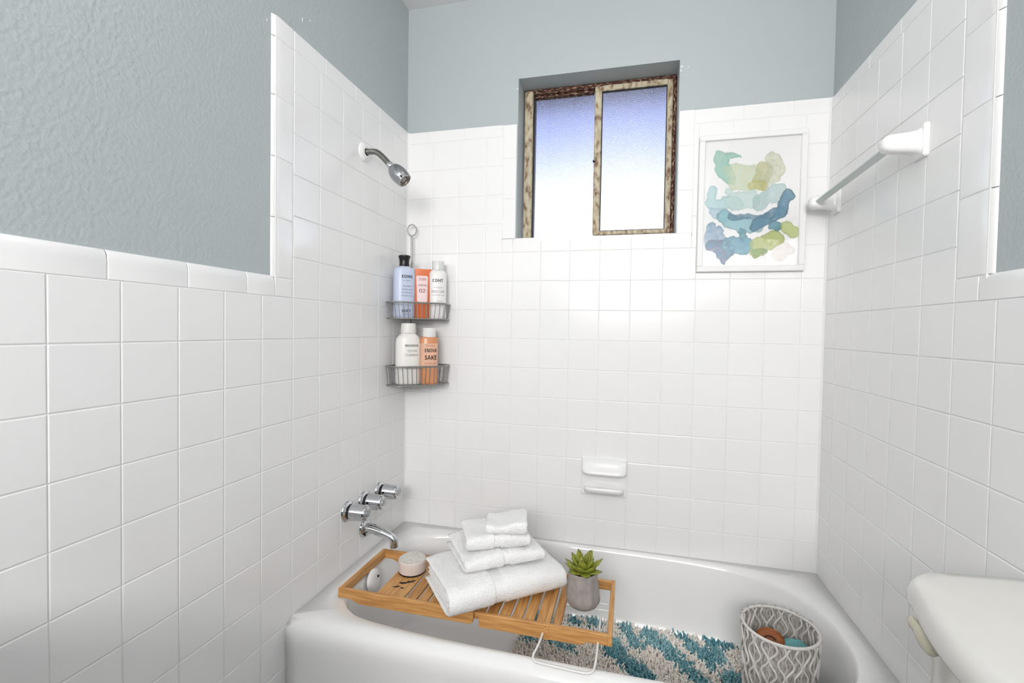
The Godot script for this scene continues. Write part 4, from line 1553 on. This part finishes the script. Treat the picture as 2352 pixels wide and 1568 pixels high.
# rounded-rectangle bottle: prof rows of [height, half width, half depth], power of the outline
func bottle_body(s: SurfaceTool, prof: Array, c: Vector3, yaw: float, power := 3.0, seg := 40) -> void:
	var rings := []
	var b := Basis(Vector3.UP, yaw)
	for e in prof:
		var ring := PackedVector3Array()
		for k in seg:
			var t := TAU * k / seg
			var cx := cos(t)
			var cz := sin(t)
			var r := pow(pow(absf(cx), power) + pow(absf(cz), power), -1.0 / power)
			ring.append(c + b * Vector3(cx * r * e[1], e[0], -cz * r * e[2]))
		rings.append(ring)
	loft(s, rings, true, true, true, 1)


# lettering laid on a bottle's front; x0 is the left end or centre in bottle axes
func print_on(parent: Node3D, c: Vector3, yaw: float, a: float, depth: float, power: float, rows: Array) -> void:
	for row in rows:
		var tm := TextMesh.new()
		var fnt := SystemFont.new()
		fnt.font_names = PackedStringArray(["Droid Sans"])
		if row[4]:
			fnt.font_weight = 700
		tm.font = fnt
		tm.font_size = 32
		tm.text = row[0]
		tm.depth = 0.0
		tm.pixel_size = 1.0
		tm.curve_step = 2.0
		var arr := tm.get_mesh_arrays()
		var v: PackedVector3Array = arr[Mesh.ARRAY_VERTEX]
		if v.is_empty():
			continue
		var bx := AABB(v[0], Vector3.ZERO)
		for q in v:
			bx = bx.expand(q)
		var sc: float = row[3] / maxf(bx.size.y, 1.0)
		var sx := sc
		if row.size() > 6 and row[6] > 0:
			sx = row[6] / bx.size.x
		var b := Basis(Vector3.UP, yaw)
		var out := PackedVector3Array()
		var nor := PackedVector3Array()
		for q in v:
			var x: float = (q.x - bx.get_center().x) * sx + row[1]
			var y: float = (q.y - bx.get_center().y) * sc + row[2]
			var z := depth * pow(maxf(0.0, 1.0 - pow(clampf(absf(x) / a, 0, 1), power)), 1.0 / power) + 0.006
			var w := c + b * Vector3(x, y, z)
			out.append(T(w.x, w.y, w.z))
			nor.append(b * Vector3(0, 0, 1))
		var na := []
		na.resize(Mesh.ARRAY_MAX)
		na[Mesh.ARRAY_VERTEX] = out
		na[Mesh.ARRAY_NORMAL] = nor
		na[Mesh.ARRAY_INDEX] = arr[Mesh.ARRAY_INDEX]
		var am := ArrayMesh.new()
		am.add_surface_from_arrays(Mesh.PRIMITIVE_TRIANGLES, na)
		put_mesh("lettering", am, mat_new(row[5], 0.6), parent)


func bottles() -> void:
	var ink := Color(0.12, 0.12, 0.16)
	var soft := Color(0.42, 0.42, 0.52)
	# upper tier
	var y0 := -0.345
	var c := Vector3(0.47, y0, 1.12)
	var yaw := deg_to_rad(38)
	var o := thing("shampoo_bottle", c, "pale lavender-blue bottle with a flared black cap on the upper rack tier", "bottle", "bottles in the corner rack")
	var s := st_new()
	bottle_body(s, [[0.0, 0.33, 0.24], [0.03, 0.36, 0.27], [0.1, 0.365, 0.275], [1.55, 0.365, 0.275], [1.65, 0.355, 0.26], [1.70, 0.32, 0.23], [1.735, 0.2, 0.17], [1.76, 0.17, 0.16]], c, yaw, 2.6)
	part("body", s, mat_new(Color(0.77, 0.81, 0.90), 0.35), o)
	s = st_new()
	lathe(s, [Vector2(0.0, 1.75), Vector2(0.165, 1.75), Vector2(0.17, 1.77), Vector2(0.165, 1.9), Vector2(0.18, 2.02), Vector2(0.205, 2.09), Vector2(0.205, 2.115), Vector2(0.17, 2.14), Vector2(0.0, 2.145)], c, Basis.IDENTITY, 32)
	part("cap", s, mat_new(Color(0.03, 0.03, 0.045), 0.25), o)
	print_on(o, c, yaw, 0.365, 0.275, 2.6, [["EOHS", 0.05, 1.40, 0.10, true, ink, 0.36], ["air daily", 0.03, 1.26, 0.05, false, soft, 0.26], ["lavender", 0.05, 1.08, 0.05, false, soft, 0.28], ["mint & calm", 0.05, 0.97, 0.055, false, soft, 0.36], ["for fine hair", 0.05, 0.86, 0.055, false, soft, 0.38], ["everyday wash", 0.05, 0.75, 0.05, false, soft, 0.4], ["SOFT", 0.03, 0.24, 0.09, true, ink, 0.3], ["300 ml", 0.05, 0.12, 0.05, false, soft, 0.3]])
	c = Vector3(0.98, y0, 0.80)
	yaw = deg_to_rad(30)
	o = thing("lotion_tube", c, "orange squeeze tube standing between two bottles on the upper rack tier", "tube")
	s = st_new()
	bottle_body(s, [[0.0, 0.235, 0.2], [0.02, 0.25, 0.21], [0.3, 0.255, 0.21], [0.32, 0.27, 0.22], [0.8, 0.29, 0.17], [1.3, 0.31, 0.09], [1.55, 0.32, 0.035], [1.71, 0.325, 0.03]], c, yaw, 2.4)
	part("body", s, mat_new(Color(0.87, 0.46, 0.27), 0.35), o)
	s = st_new()
	var lr := []
	for e in [[0.52, 0.16], [0.62, 0.19], [1.42, 0.21], [1.47, 0.18]]:
		var zz: float = [0.215, 0.207, 0.085, 0.078][lr.size()]
		lr.append([e[0], e[1], zz])
	bottle_body(s, lr, c, yaw, 6.0)
	part("label_panel", s, mat_new(Color(0.93, 0.84, 0.84), 0.5), o)
	print_on(o, c + Basis(Vector3.UP, yaw) * Vector3(0, 0, 0.10), yaw, 2.0, 0.0, 2.0, [["SUN", 0.0, 1.35, 0.09, false, Color(0.7, 0.3, 0.3), 0.24]])
	print_on(o, c + Basis(Vector3.UP, yaw) * Vector3(0, 0, 0.165), yaw, 2.0, 0.0, 2.0, [["citrus", 0.0, 1.15, 0.07, false, Color(0.6, 0.35, 0.35), 0.28], ["02", 0.0, 0.95, 0.13, false, Color(0.55, 0.3, 0.3), 0.22]])
	c = Vector3(1.44, y0, 0.50)
	yaw = deg_to_rad(28)
	o = thing("conditioner_bottle", c, "white bottle with a clear pale cap at the right of the upper rack tier", "bottle", "bottles in the corner rack")
	s = st_new()
	bottle_body(s, [[0.0, 0.27, 0.2], [0.03, 0.30, 0.225], [0.1, 0.305, 0.23], [1.50, 0.305, 0.23], [1.60, 0.295, 0.22], [1.66, 0.25, 0.19], [1.69, 0.2, 0.17]], c, yaw, 2.6)
	part("body", s, mat_new(Color(0.935, 0.93, 0.925), 0.35), o)
	s = st_new()
	lathe(s, [Vector2(0.0, 1.68), Vector2(0.21, 1.68), Vector2(0.215, 1.70), Vector2(0.215, 1.98), Vector2(0.20, 2.0), Vector2(0.0, 2.0)], c, Basis.IDENTITY, 32)
	part("cap", s, mat_new(Color(0.88, 0.885, 0.87), 0.25), o)
	print_on(o, c, yaw, 0.305, 0.23, 2.6, [["COHT", -0.02, 1.32, 0.11, true, ink, 0.36], ["moisture", 0.0, 1.08, 0.05, false, Color(0.6, 0.6, 0.6), 0.3], ["DAILY CARE", 0.0, 0.94, 0.08, false, Color(0.45, 0.45, 0.45), 0.44], ["conditioner", 0.0, 0.82, 0.045, false, Color(0.6, 0.6, 0.6), 0.44], ["250 ml", 0.06, 0.60, 0.05, false, Color(0.6, 0.6, 0.6), 0.2]])
	# lower tier
	y0 = -2.595
	c = Vector3(0.64, y0, 1.10)
	yaw = deg_to_rad(34)
	o = thing("lotion_bottle", c, "white round-shouldered bottle with a white cap on the lower rack tier", "bottle", "bottles in the corner rack")
	s = st_new()
	bottle_body(s, [[0.0, 0.39, 0.26], [0.03, 0.425, 0.29], [0.1, 0.43, 0.295], [1.42, 0.43, 0.295], [1.54, 0.405, 0.28], [1.63, 0.35, 0.255], [1.69, 0.29, 0.23], [1.72, 0.25, 0.215], [1.74, 0.24, 0.21]], c, yaw, 2.5)
	part("body", s, mat_new(Color(0.925, 0.915, 0.90), 0.35), o)
	s = st_new()
	lathe(s, [Vector2(0.0, 1.74), Vector2(0.265, 1.74), Vector2(0.268, 1.76), Vector2(0.25, 2.06), Vector2(0.235, 2.075), Vector2(0.0, 2.075)], c, Basis.IDENTITY, 32)
	part("cap", s, mat_new(Color(0.925, 0.915, 0.90), 0.3), o)
	print_on(o, c, yaw, 0.43, 0.295, 2.5, [["MOUSSEUX", 0.08, 1.32, 0.075, true, Color(0.25, 0.25, 0.25), 0.44], ["OUTIN", 0.1, 1.14, 0.07, false, Color(0.5, 0.5, 0.5), 0.3], ["CLIMBER", 0.08, 1.0, 0.07, false, Color(0.5, 0.5, 0.5), 0.42], ["smooth lotion", 0.09, 0.55, 0.06, false, Color(0.55, 0.55, 0.55), 0.42]])
	c = Vector3(1.30, y0, 0.86)
	yaw = deg_to_rad(30)
	o = thing("body_wash_bottle", c, "translucent orange bottle with a white cap on the lower rack tier", "bottle", "bottles in the corner rack")
	s = st_new()
	bottle_body(s, [[0.0, 0.27, 0.2], [0.03, 0.295, 0.225], [0.1, 0.30, 0.23], [1.56, 0.30, 0.23], [1.60, 0.29, 0.22], [1.62, 0.24, 0.19]], c, yaw, 3.2)
	part("body", s, mat_new(Color(0.84, 0.57, 0.40), 0.25), o)
	s = st_new()
	lathe(s, [Vector2(0.0, 1.61), Vector2(0.225, 1.61), Vector2(0.228, 1.63), Vector2(0.228, 1.91), Vector2(0.215, 1.925), Vector2(0.0, 1.925)], c, Basis.IDENTITY, 32)
	part("cap", s, mat_new(Color(0.92, 0.915, 0.905), 0.3), o)
	s = st_new()
	bottle_body(s, [[0.55, 0.302, 0.2335], [1.40, 0.302, 0.2335]], c, yaw, 3.2)
	part("label_panel", s, mat_new(Color(0.90, 0.71, 0.60), 0.5), o)
	print_on(o, c, yaw, 0.302, 0.2335, 3.2, [["body", 0.03, 1.32, 0.07, false, Color(0.6, 0.35, 0.3), 0.3], ["ENOVA", 0.04, 1.16, 0.12, true, Color(0.06, 0.04, 0.04), 0.40], ["SAKE", 0.04, 0.92, 0.15, true, Color(0.06, 0.04, 0.04), 0.40], ["shower gel", 0.03, 0.72, 0.06, false, Color(0.6, 0.4, 0.32), 0.4]])


# ---------------------------------------------------------------- soap dish, towel bar, picture

func soap_dish() -> void:
	var x0 := 6.53
	var x1 := 8.035
	var o := thing("soap_dish", Vector3((x0 + x1) / 2, -6.15, 0), "white ceramic soap dish with a grab bar, set in the back wall tiles", "soap dish")
	var s := st_new()
	cbox(s, Vector3((x0 + x1) / 2, -5.52, 0.035), Vector3(x1 - x0, 1.26, 0.10), 0.03)
	part("back_plate", s, M.ceramic, o)
	for which in 2:
		var sec: Array
		if which == 0:
			sec = [Vector2(0.03, -4.90), Vector2(0.12, -4.93), Vector2(0.24, -5.03), Vector2(0.34, -5.16), Vector2(0.42, -5.26), Vector2(0.455, -5.32), Vector2(0.45, -5.37), Vector2(0.40, -5.405), Vector2(0.32, -5.39), Vector2(0.2, -5.34), Vector2(0.03, -5.30)]
		else:
			sec = [Vector2(0.03, -5.60), Vector2(0.1, -5.78), Vector2(0.2, -5.85), Vector2(0.33, -5.85), Vector2(0.39, -5.80), Vector2(0.43, -5.80), Vector2(0.46, -5.85), Vector2(0.43, -5.95), Vector2(0.33, -6.02), Vector2(0.18, -6.05), Vector2(0.03, -6.05)]
		s = st_new()
		var rings := []
		var a0 := x0 + (0.03 if which == 0 else 0.10)
		var a1 := x1 - (0.03 if which == 0 else 0.10)
		for k in 33:
			var u := -cos(PI * k / 32.0)
			var x := lerpf(a0, a1, u * 0.5 + 0.5)
			var m := pow(maxf(0.0, 1.0 - pow(absf(u), 7)), 0.45)
			var ring := PackedVector3Array()
			for q in sec:
				ring.append(Vector3(x, lerpf(q.y, (-5.06 if which == 0 else -5.92), (1 - m) * 0.35), 0.03 + (q.x - 0.03) * lerpf(0.45 if which == 0 else 0.2, 1.0, m)))
			rings.append(ring)
		loft(s, rings, true, true, true, 1)
		part("grab_bar" if which == 0 else "tray", s, M.ceramic, o)


func towel_bar() -> void:
	var o := thing("towel_bar", Vector3(W, 2.9, 2.7), "white ceramic towel bar with a square clear rod, on the right wall by the picture", "towel bar")
	for k in 2:
		var zc: float = [4.62, 0.66][k]
		var yc: float = [3.21, 3.09][k]
		var s := st_new()
		cbox(s, Vector3(W - 0.03, yc, zc), Vector3(0.12, 0.66, 0.46), 0.03)
		part("base_plate", s, M.ceramic, o)
		s = st_new()
		var rings := []
		for e in [[0.06, 0.29, 0.21], [0.10, 0.25, 0.185], [0.16, 0.22, 0.17], [0.3, 0.20, 0.16], [0.5, 0.185, 0.155], [0.62, 0.17, 0.15], [0.68, 0.14, 0.135], [0.72, 0.09, 0.10], [0.735, 0.03, 0.04]]:
			var ring := PackedVector3Array()
			for q in 28:
				var t := TAU * q / 28
				var r := pow(pow(absf(cos(t)), 4) + pow(absf(sin(t)), 4), -0.25)
				ring.append(Vector3(W - e[0], yc + sin(t) * r * e[1], zc + cos(t) * r * e[2]))
			rings.append(ring)
		for r in rings:
			r.reverse()
		loft(s, rings, true, true, true, 1)
		part("post", s, M.ceramic, o)
	var s := st_new()
	var a := Vector3(W - 0.50, 3.20, 4.5)
	var b := Vector3(W - 0.50, 3.09, 0.75)
	var d := (b - a).normalized()
	var x := d.cross(Vector3.UP).normalized()
	var bs := Basis(x, x.cross(d), -d) * Basis(Vector3(0, 0, 1), PI / 4)
	cbox(s, (a + b) / 2, Vector3(0.155, 0.155, a.distance_to(b)), 0.012, bs)
	part("rod", s, M.plastic_clear, o)


func shade_cabinet() -> void:
	# added cabinet, out of view, placed to shade the lower left wall
	var o := thing("added_shade_cabinet", Vector3(1.75, -YF, 17.6), "added dark cabinet with a white top, out of view, shading the lower left wall", "cabinet")
	var x1 := 3.4
	var z0 := 13.9
	var z1 := 21.4
	var wood := tri_scale(mat_new(Color.WHITE, 0.45), Vector3(10, 1.5, 10))
	wood.albedo_texture = noise_tex(0.015, 256, FastNoiseLite.TYPE_SIMPLEX_SMOOTH, 4, grad([[0.0, Color(0.20, 0.13, 0.09)], [1.0, Color(0.33, 0.22, 0.15)]]), false, 1.0, 91)
	var s := st_new()
	cbox(s, Vector3((0.05 + x1) / 2, -YF + 4.05, (z0 + z1) / 2), Vector3(x1 - 0.05, 6.5, z1 - z0), 0.04)
	cbox(s, Vector3((0.05 + x1 - 0.5) / 2, -YF + 0.42, (z0 + z1) / 2), Vector3(x1 - 0.55, 0.82, z1 - z0 - 0.3), 0.04)
	part("body", s, wood, o)
	for k in 3:
		s = st_new()
		cbox(s, Vector3(x1 + 0.08, -YF + 4.05, z0 + 1.25 + 2.5 * k), Vector3(0.16, 6.1, 2.36), 0.04)
		var d := part("door", s, wood, o)
		s = st_new()
		lathe(s, [Vector2(0.07, 0.0), Vector2(0.05, 0.1), Vector2(0.14, 0.2), Vector2(0.13, 0.28), Vector2(0.0, 0.3)], Vector3(x1 + 0.16, -YF + 5.0, z0 + 0.35 + 2.5 * k), Basis(Vector3(0, 0, 1), -PI / 2), 16)
		part("knob", s, M.chrome, d)
	s = st_new()
	cbox(s, Vector3((0.02 + x1 + 0.25) / 2, -YF + 7.45, (z0 + z1) / 2), Vector3(x1 + 0.23, 0.3, z1 - z0 + 0.2), 0.06)
	part("worktop", s, M.ceramic, o)


func picture() -> void:
	var tl := Vector3(9.985, 5.43, 0)
	var br := Vector3(13.005, 1.22, 0)
	var o := thing("framed_picture", Vector3(11.5, 1.22, 0), "white framed abstract watercolour in teal, blue and green beside the window", "picture")
	var w := 0.175
	var dp := 0.17
	for e in [[tl.x, br.x, br.y, br.y + w], [tl.x, br.x, tl.y - w, tl.y], [tl.x, tl.x + w, br.y + w, tl.y - w], [br.x - w, br.x, br.y + w, tl.y - w]]:
		var s := st_new()
		cbox(s, Vector3((e[0] + e[1]) / 2, (e[2] + e[3]) / 2, dp / 2 + 0.005), Vector3(e[1] - e[0], e[3] - e[2], dp), 0.018)
		part("frame_bar", s, M.white, o)
	var s := st_new()
	slab(s, Vector3(tl.x + 0.06, br.y + 0.06, 0.005), Vector3(br.x - 0.06, tl.y - 0.06, 0.05))
	part("backing", s, M.white, o)
	# the sheet
	var m := mat_new(Color.WHITE, 0.85)
	m.albedo_texture = ImageTexture.create_from_image(paint_sheet())
	m.texture_repeat = false
	s = st_new()
	s.set_smooth_group(-1)
	var q := [Vector3(tl.x + 0.1, br.y + 0.1, 0.085), Vector3(br.x - 0.1, br.y + 0.1, 0.085), Vector3(br.x - 0.1, tl.y - 0.1, 0.085), Vector3(tl.x + 0.1, tl.y - 0.1, 0.085)]
	var uv := [Vector2(0, 1), Vector2(1, 1), Vector2(1, 0), Vector2(0, 0)]
	for i in [0, 2, 1, 0, 3, 2]:
		s.set_uv(uv[i])
		s.add_vertex(T(q[i].x, q[i].y, q[i].z))
	s.generate_normals()
	put_mesh("print", s.commit(), m, o)
	s = st_new()
	slab(s, Vector3(tl.x + 0.12, br.y + 0.12, 0.10), Vector3(br.x - 0.12, tl.y - 0.12, 0.11))
	part("glass", s, M.glass, o)


func paint_sheet() -> Image:
	var wd := 440
	var ht := 600
	var im := Image.create(wd, ht, false, Image.FORMAT_RGB8)
	im.fill(Color(0.925, 0.925, 0.925))
	var n1 := FastNoiseLite.new()
	n1.seed = 101
	n1.frequency = 0.012
	n1.fractal_octaves = 4
	var n2 := FastNoiseLite.new()
	n2.seed = 202
	n2.frequency = 0.02
	n2.fractal_octaves = 5
	# washes: list of capsules (x0, y0, r0, x1, y1, r1), colour, second colour, strength, edge darkening
	var k := [
		[[[0.19, 0.14, 0.065, 0.21, 0.22, 0.06], [0.21, 0.14, 0.045, 0.38, 0.138, 0.005], [0.22, 0.24, 0.075, 0.30, 0.32, 0.05]], Color(0.49, 0.77, 0.69), Color(0.68, 0.85, 0.78), 0.85, 0.25],
		[[[0.30, 0.26, 0.07, 0.50, 0.29, 0.09], [0.36, 0.34, 0.09, 0.55, 0.36, 0.06]], Color(0.80, 0.88, 0.75), Color(0.88, 0.91, 0.76), 0.8, 0.12],
		[[[0.62, 0.27, 0.085, 0.60, 0.33, 0.08]], Color(0.74, 0.76, 0.50), Color(0.80, 0.80, 0.58), 0.75, 0.1],
		[[[0.72, 0.19, 0.075, 0.75, 0.27, 0.08], [0.72, 0.3, 0.07, 0.62, 0.36, 0.05]], Color(0.83, 0.84, 0.70), Color(0.79, 0.81, 0.68), 0.7, 0.1],
		[[[0.52, 0.37, 0.05, 0.62, 0.38, 0.035]], Color(0.85, 0.80, 0.45), Color(0.74, 0.76, 0.40), 0.7, 0.1],
		[[[0.105, 0.40, 0.045, 0.10, 0.50, 0.05], [0.15, 0.50, 0.06, 0.35, 0.50, 0.07]], Color(0.66, 0.85, 0.88), Color(0.72, 0.88, 0.88), 0.8, 0.25],
		[[[0.33, 0.49, 0.085, 0.50, 0.48, 0.09], [0.28, 0.41, 0.03, 0.27, 0.42, 0.03]], Color(0.76, 0.89, 0.87), Color(0.84, 0.92, 0.90), 0.8, 0.15],
		[[[0.60, 0.50, 0.085, 0.76, 0.43, 0.09]], Color(0.66, 0.79, 0.79), Color(0.72, 0.84, 0.83), 0.8, 0.12],
		[[[0.12, 0.56, 0.05, 0.24, 0.60, 0.065]], Color(0.66, 0.82, 0.86), Color(0.73, 0.83, 0.90), 0.85, 0.2],
		[[[0.22, 0.60, 0.06, 0.40, 0.67, 0.075], [0.40, 0.66, 0.075, 0.58, 0.68, 0.055]], Color(0.47, 0.74, 0.78), Color(0.62, 0.82, 0.86), 0.92, 0.5],
		[[[0.56, 0.67, 0.055, 0.70, 0.62, 0.055], [0.70, 0.62, 0.055, 0.80, 0.57, 0.055], [0.80, 0.57, 0.055, 0.865, 0.45, 0.05]], Color(0.12, 0.42, 0.57), Color(0.22, 0.54, 0.66), 0.95, 0.7],
		[[[0.30, 0.60, 0.02, 0.60, 0.61, 0.012], [0.60, 0.615, 0.012, 0.70, 0.60, 0.02]], Color(0.22, 0.40, 0.55), Color(0.30, 0.55, 0.65), 0.75, 0.3],
		[[[0.74, 0.68, 0.05, 0.77, 0.69, 0.045]], Color(0.20, 0.47, 0.60), Color(0.35, 0.66, 0.70), 0.92, 0.6],
		[[[0.43, 0.72, 0.035, 0.44, 0.75, 0.035]], Color(0.18, 0.52, 0.60), Color(0.28, 0.62, 0.66), 0.9, 0.4],
		[[[0.11, 0.67, 0.045, 0.11, 0.80, 0.055], [0.20, 0.71, 0.045, 0.21, 0.80, 0.05]], Color(0.55, 0.66, 0.76), Color(0.49, 0.66, 0.79), 0.85, 0.3],
		[[[0.12, 0.82, 0.05, 0.26, 0.86, 0.09], [0.22, 0.87, 0.07, 0.235, 0.93, 0.03]], Color(0.24, 0.33, 0.50), Color(0.20, 0.48, 0.66), 0.95, 0.5],
		[[[0.30, 0.83, 0.085, 0.46, 0.82, 0.085]], Color(0.16, 0.50, 0.66), Color(0.40, 0.70, 0.76), 0.92, 0.4],
		[[[0.60, 0.82, 0.085, 0.76, 0.78, 0.075], [0.55, 0.88, 0.04, 0.63, 0.885, 0.025]], Color(0.70, 0.77, 0.38), Color(0.78, 0.80, 0.48), 0.9, 0.35],
		[[[0.86, 0.69, 0.05, 0.92, 0.74, 0.055]], Color(0.72, 0.80, 0.36), Color(0.83, 0.86, 0.60), 0.85, 0.3],
		[[[0.56, 0.885, 0.03, 0.66, 0.875, 0.015]], Color(0.42, 0.58, 0.22), Color(0.55, 0.68, 0.30), 0.8, 0.3],
		[[[0.80, 0.89, 0.075, 0.86, 0.87, 0.07]], Color(0.93, 0.885, 0.87), Color(0.92, 0.90, 0.88), 0.8, 0.05],
	]
	var asp := float(ht) / wd
	for y in ht:
		for x in wd:
			var u := x / float(wd)
			var v := y / float(ht)
			var wx := n1.get_noise_2d(x * 0.9, y * 0.9)
			var wy := n1.get_noise_2d(x * 0.9 + 900, y * 0.9)
			var wn := n2.get_noise_2d(x * 1.5, y * 1.5)
			var p := Vector2(u + wx * 0.035, (v + wy * 0.028) * asp)
			var col := Color(0.925, 0.925, 0.925)
			for sh in k:
				var d := 1e9
				for cp in sh[0]:
					var a := Vector2(cp[0], cp[1] * asp)
					if absf(p.x - a.x) > 0.45 or absf(p.y - a.y) > 0.45:
						continue
					var e := Vector2(cp[3], cp[4] * asp) - a
					var t := clampf((p - a).dot(e) / maxf(e.length_squared(), 1e-6), 0, 1)
					d = minf(d, p.distance_to(a + e * t) - lerpf(cp[2], cp[5], t))
				d += wn * 0.008 - 0.007
				if d < 0.004:
					var al: float = smoothstep(0.004, -0.006, d) * sh[3] * (0.92 + 0.35 * wn)
					var c: Color = sh[1].lerp(sh[2], clampf(0.5 + wn * 1.3, 0, 1))
					c = c.darkened(0.10 + sh[4] * 0.40 * smoothstep(-0.025, -0.002, d))
					col = col.lerp(c, clampf(al, 0, 1))
			im.set_pixel(x, y, col)
	return im


# ---------------------------------------------------------------- lamps

func lamps() -> void:
	var c := Vector3(7.2, YC, 6.5)
	var o := thing("ceiling_lamp", c, "round flush ceiling lamp with an opal glass dome over the bath", "lamp")
	var s := st_new()
	lathe(s, [Vector2(0.0, -0.25), Vector2(1.7, -0.25), Vector2(1.75, -0.1), Vector2(1.7, 0.0), Vector2(0.0, 0.0)], c, Basis.IDENTITY, 48)
	part("base", s, M.chrome, o)
	s = st_new()
	lathe(s, [Vector2(0.0, -1.0), Vector2(0.8, -0.92), Vector2(1.3, -0.75), Vector2(1.55, -0.5), Vector2(1.6, -0.25)], c, Basis.IDENTITY, 48)
	part("glass_dome", s, M.lamp_glow, o)
	var l := OmniLight3D.new()
	l.name = "ceiling_light"
	l.position = T(c.x, c.y - 2.4, c.z)
	l.light_color = Color(1.0, 0.985, 0.978)
	l.light_energy = LAMP_A
	l.light_size = 0.15
	l.omni_range = 8.0
	l.omni_attenuation = 2.0
	l.shadow_enabled = true
	add_child(l)
	# square opal light panel on the wall behind the viewpoint
	c = Vector3(8.0, 5.2, ZE - 0.3)
	o = thing("light_panel", c, "tilted square white light panel on the wall behind the viewpoint", "lamp")
	s = st_new()
	cbox(s, c + Vector3(0, 0, -0.15), Vector3(10.4, 6.4, 0.3), 0.08)
	part("housing", s, M.white, o)
	s = st_new()
	var tilt := Basis(Vector3.RIGHT, LAMP_TILT)
	cbox(s, c + Vector3(0, 0.1, -1.3), Vector3(10.2, 6.2, 0.2), 0.06, tilt)
	part("diffuser", s, M.lamp_glow, o)
	var al := AreaLight3D.new()
	al.name = "panel_light"
	al.position = T(c.x, c.y + 0.18, c.z - 1.52)
	al.rotation.x = LAMP_TILT
	al.area_size = Vector2(10.0 * P, 6.0 * P)
	al.light_color = Color(1.0, 0.985, 0.978)
	al.light_energy = LAMP_B
	al.area_range = 8.0
	al.area_attenuation = 2.0
	al.shadow_enabled = true
	add_child(al)
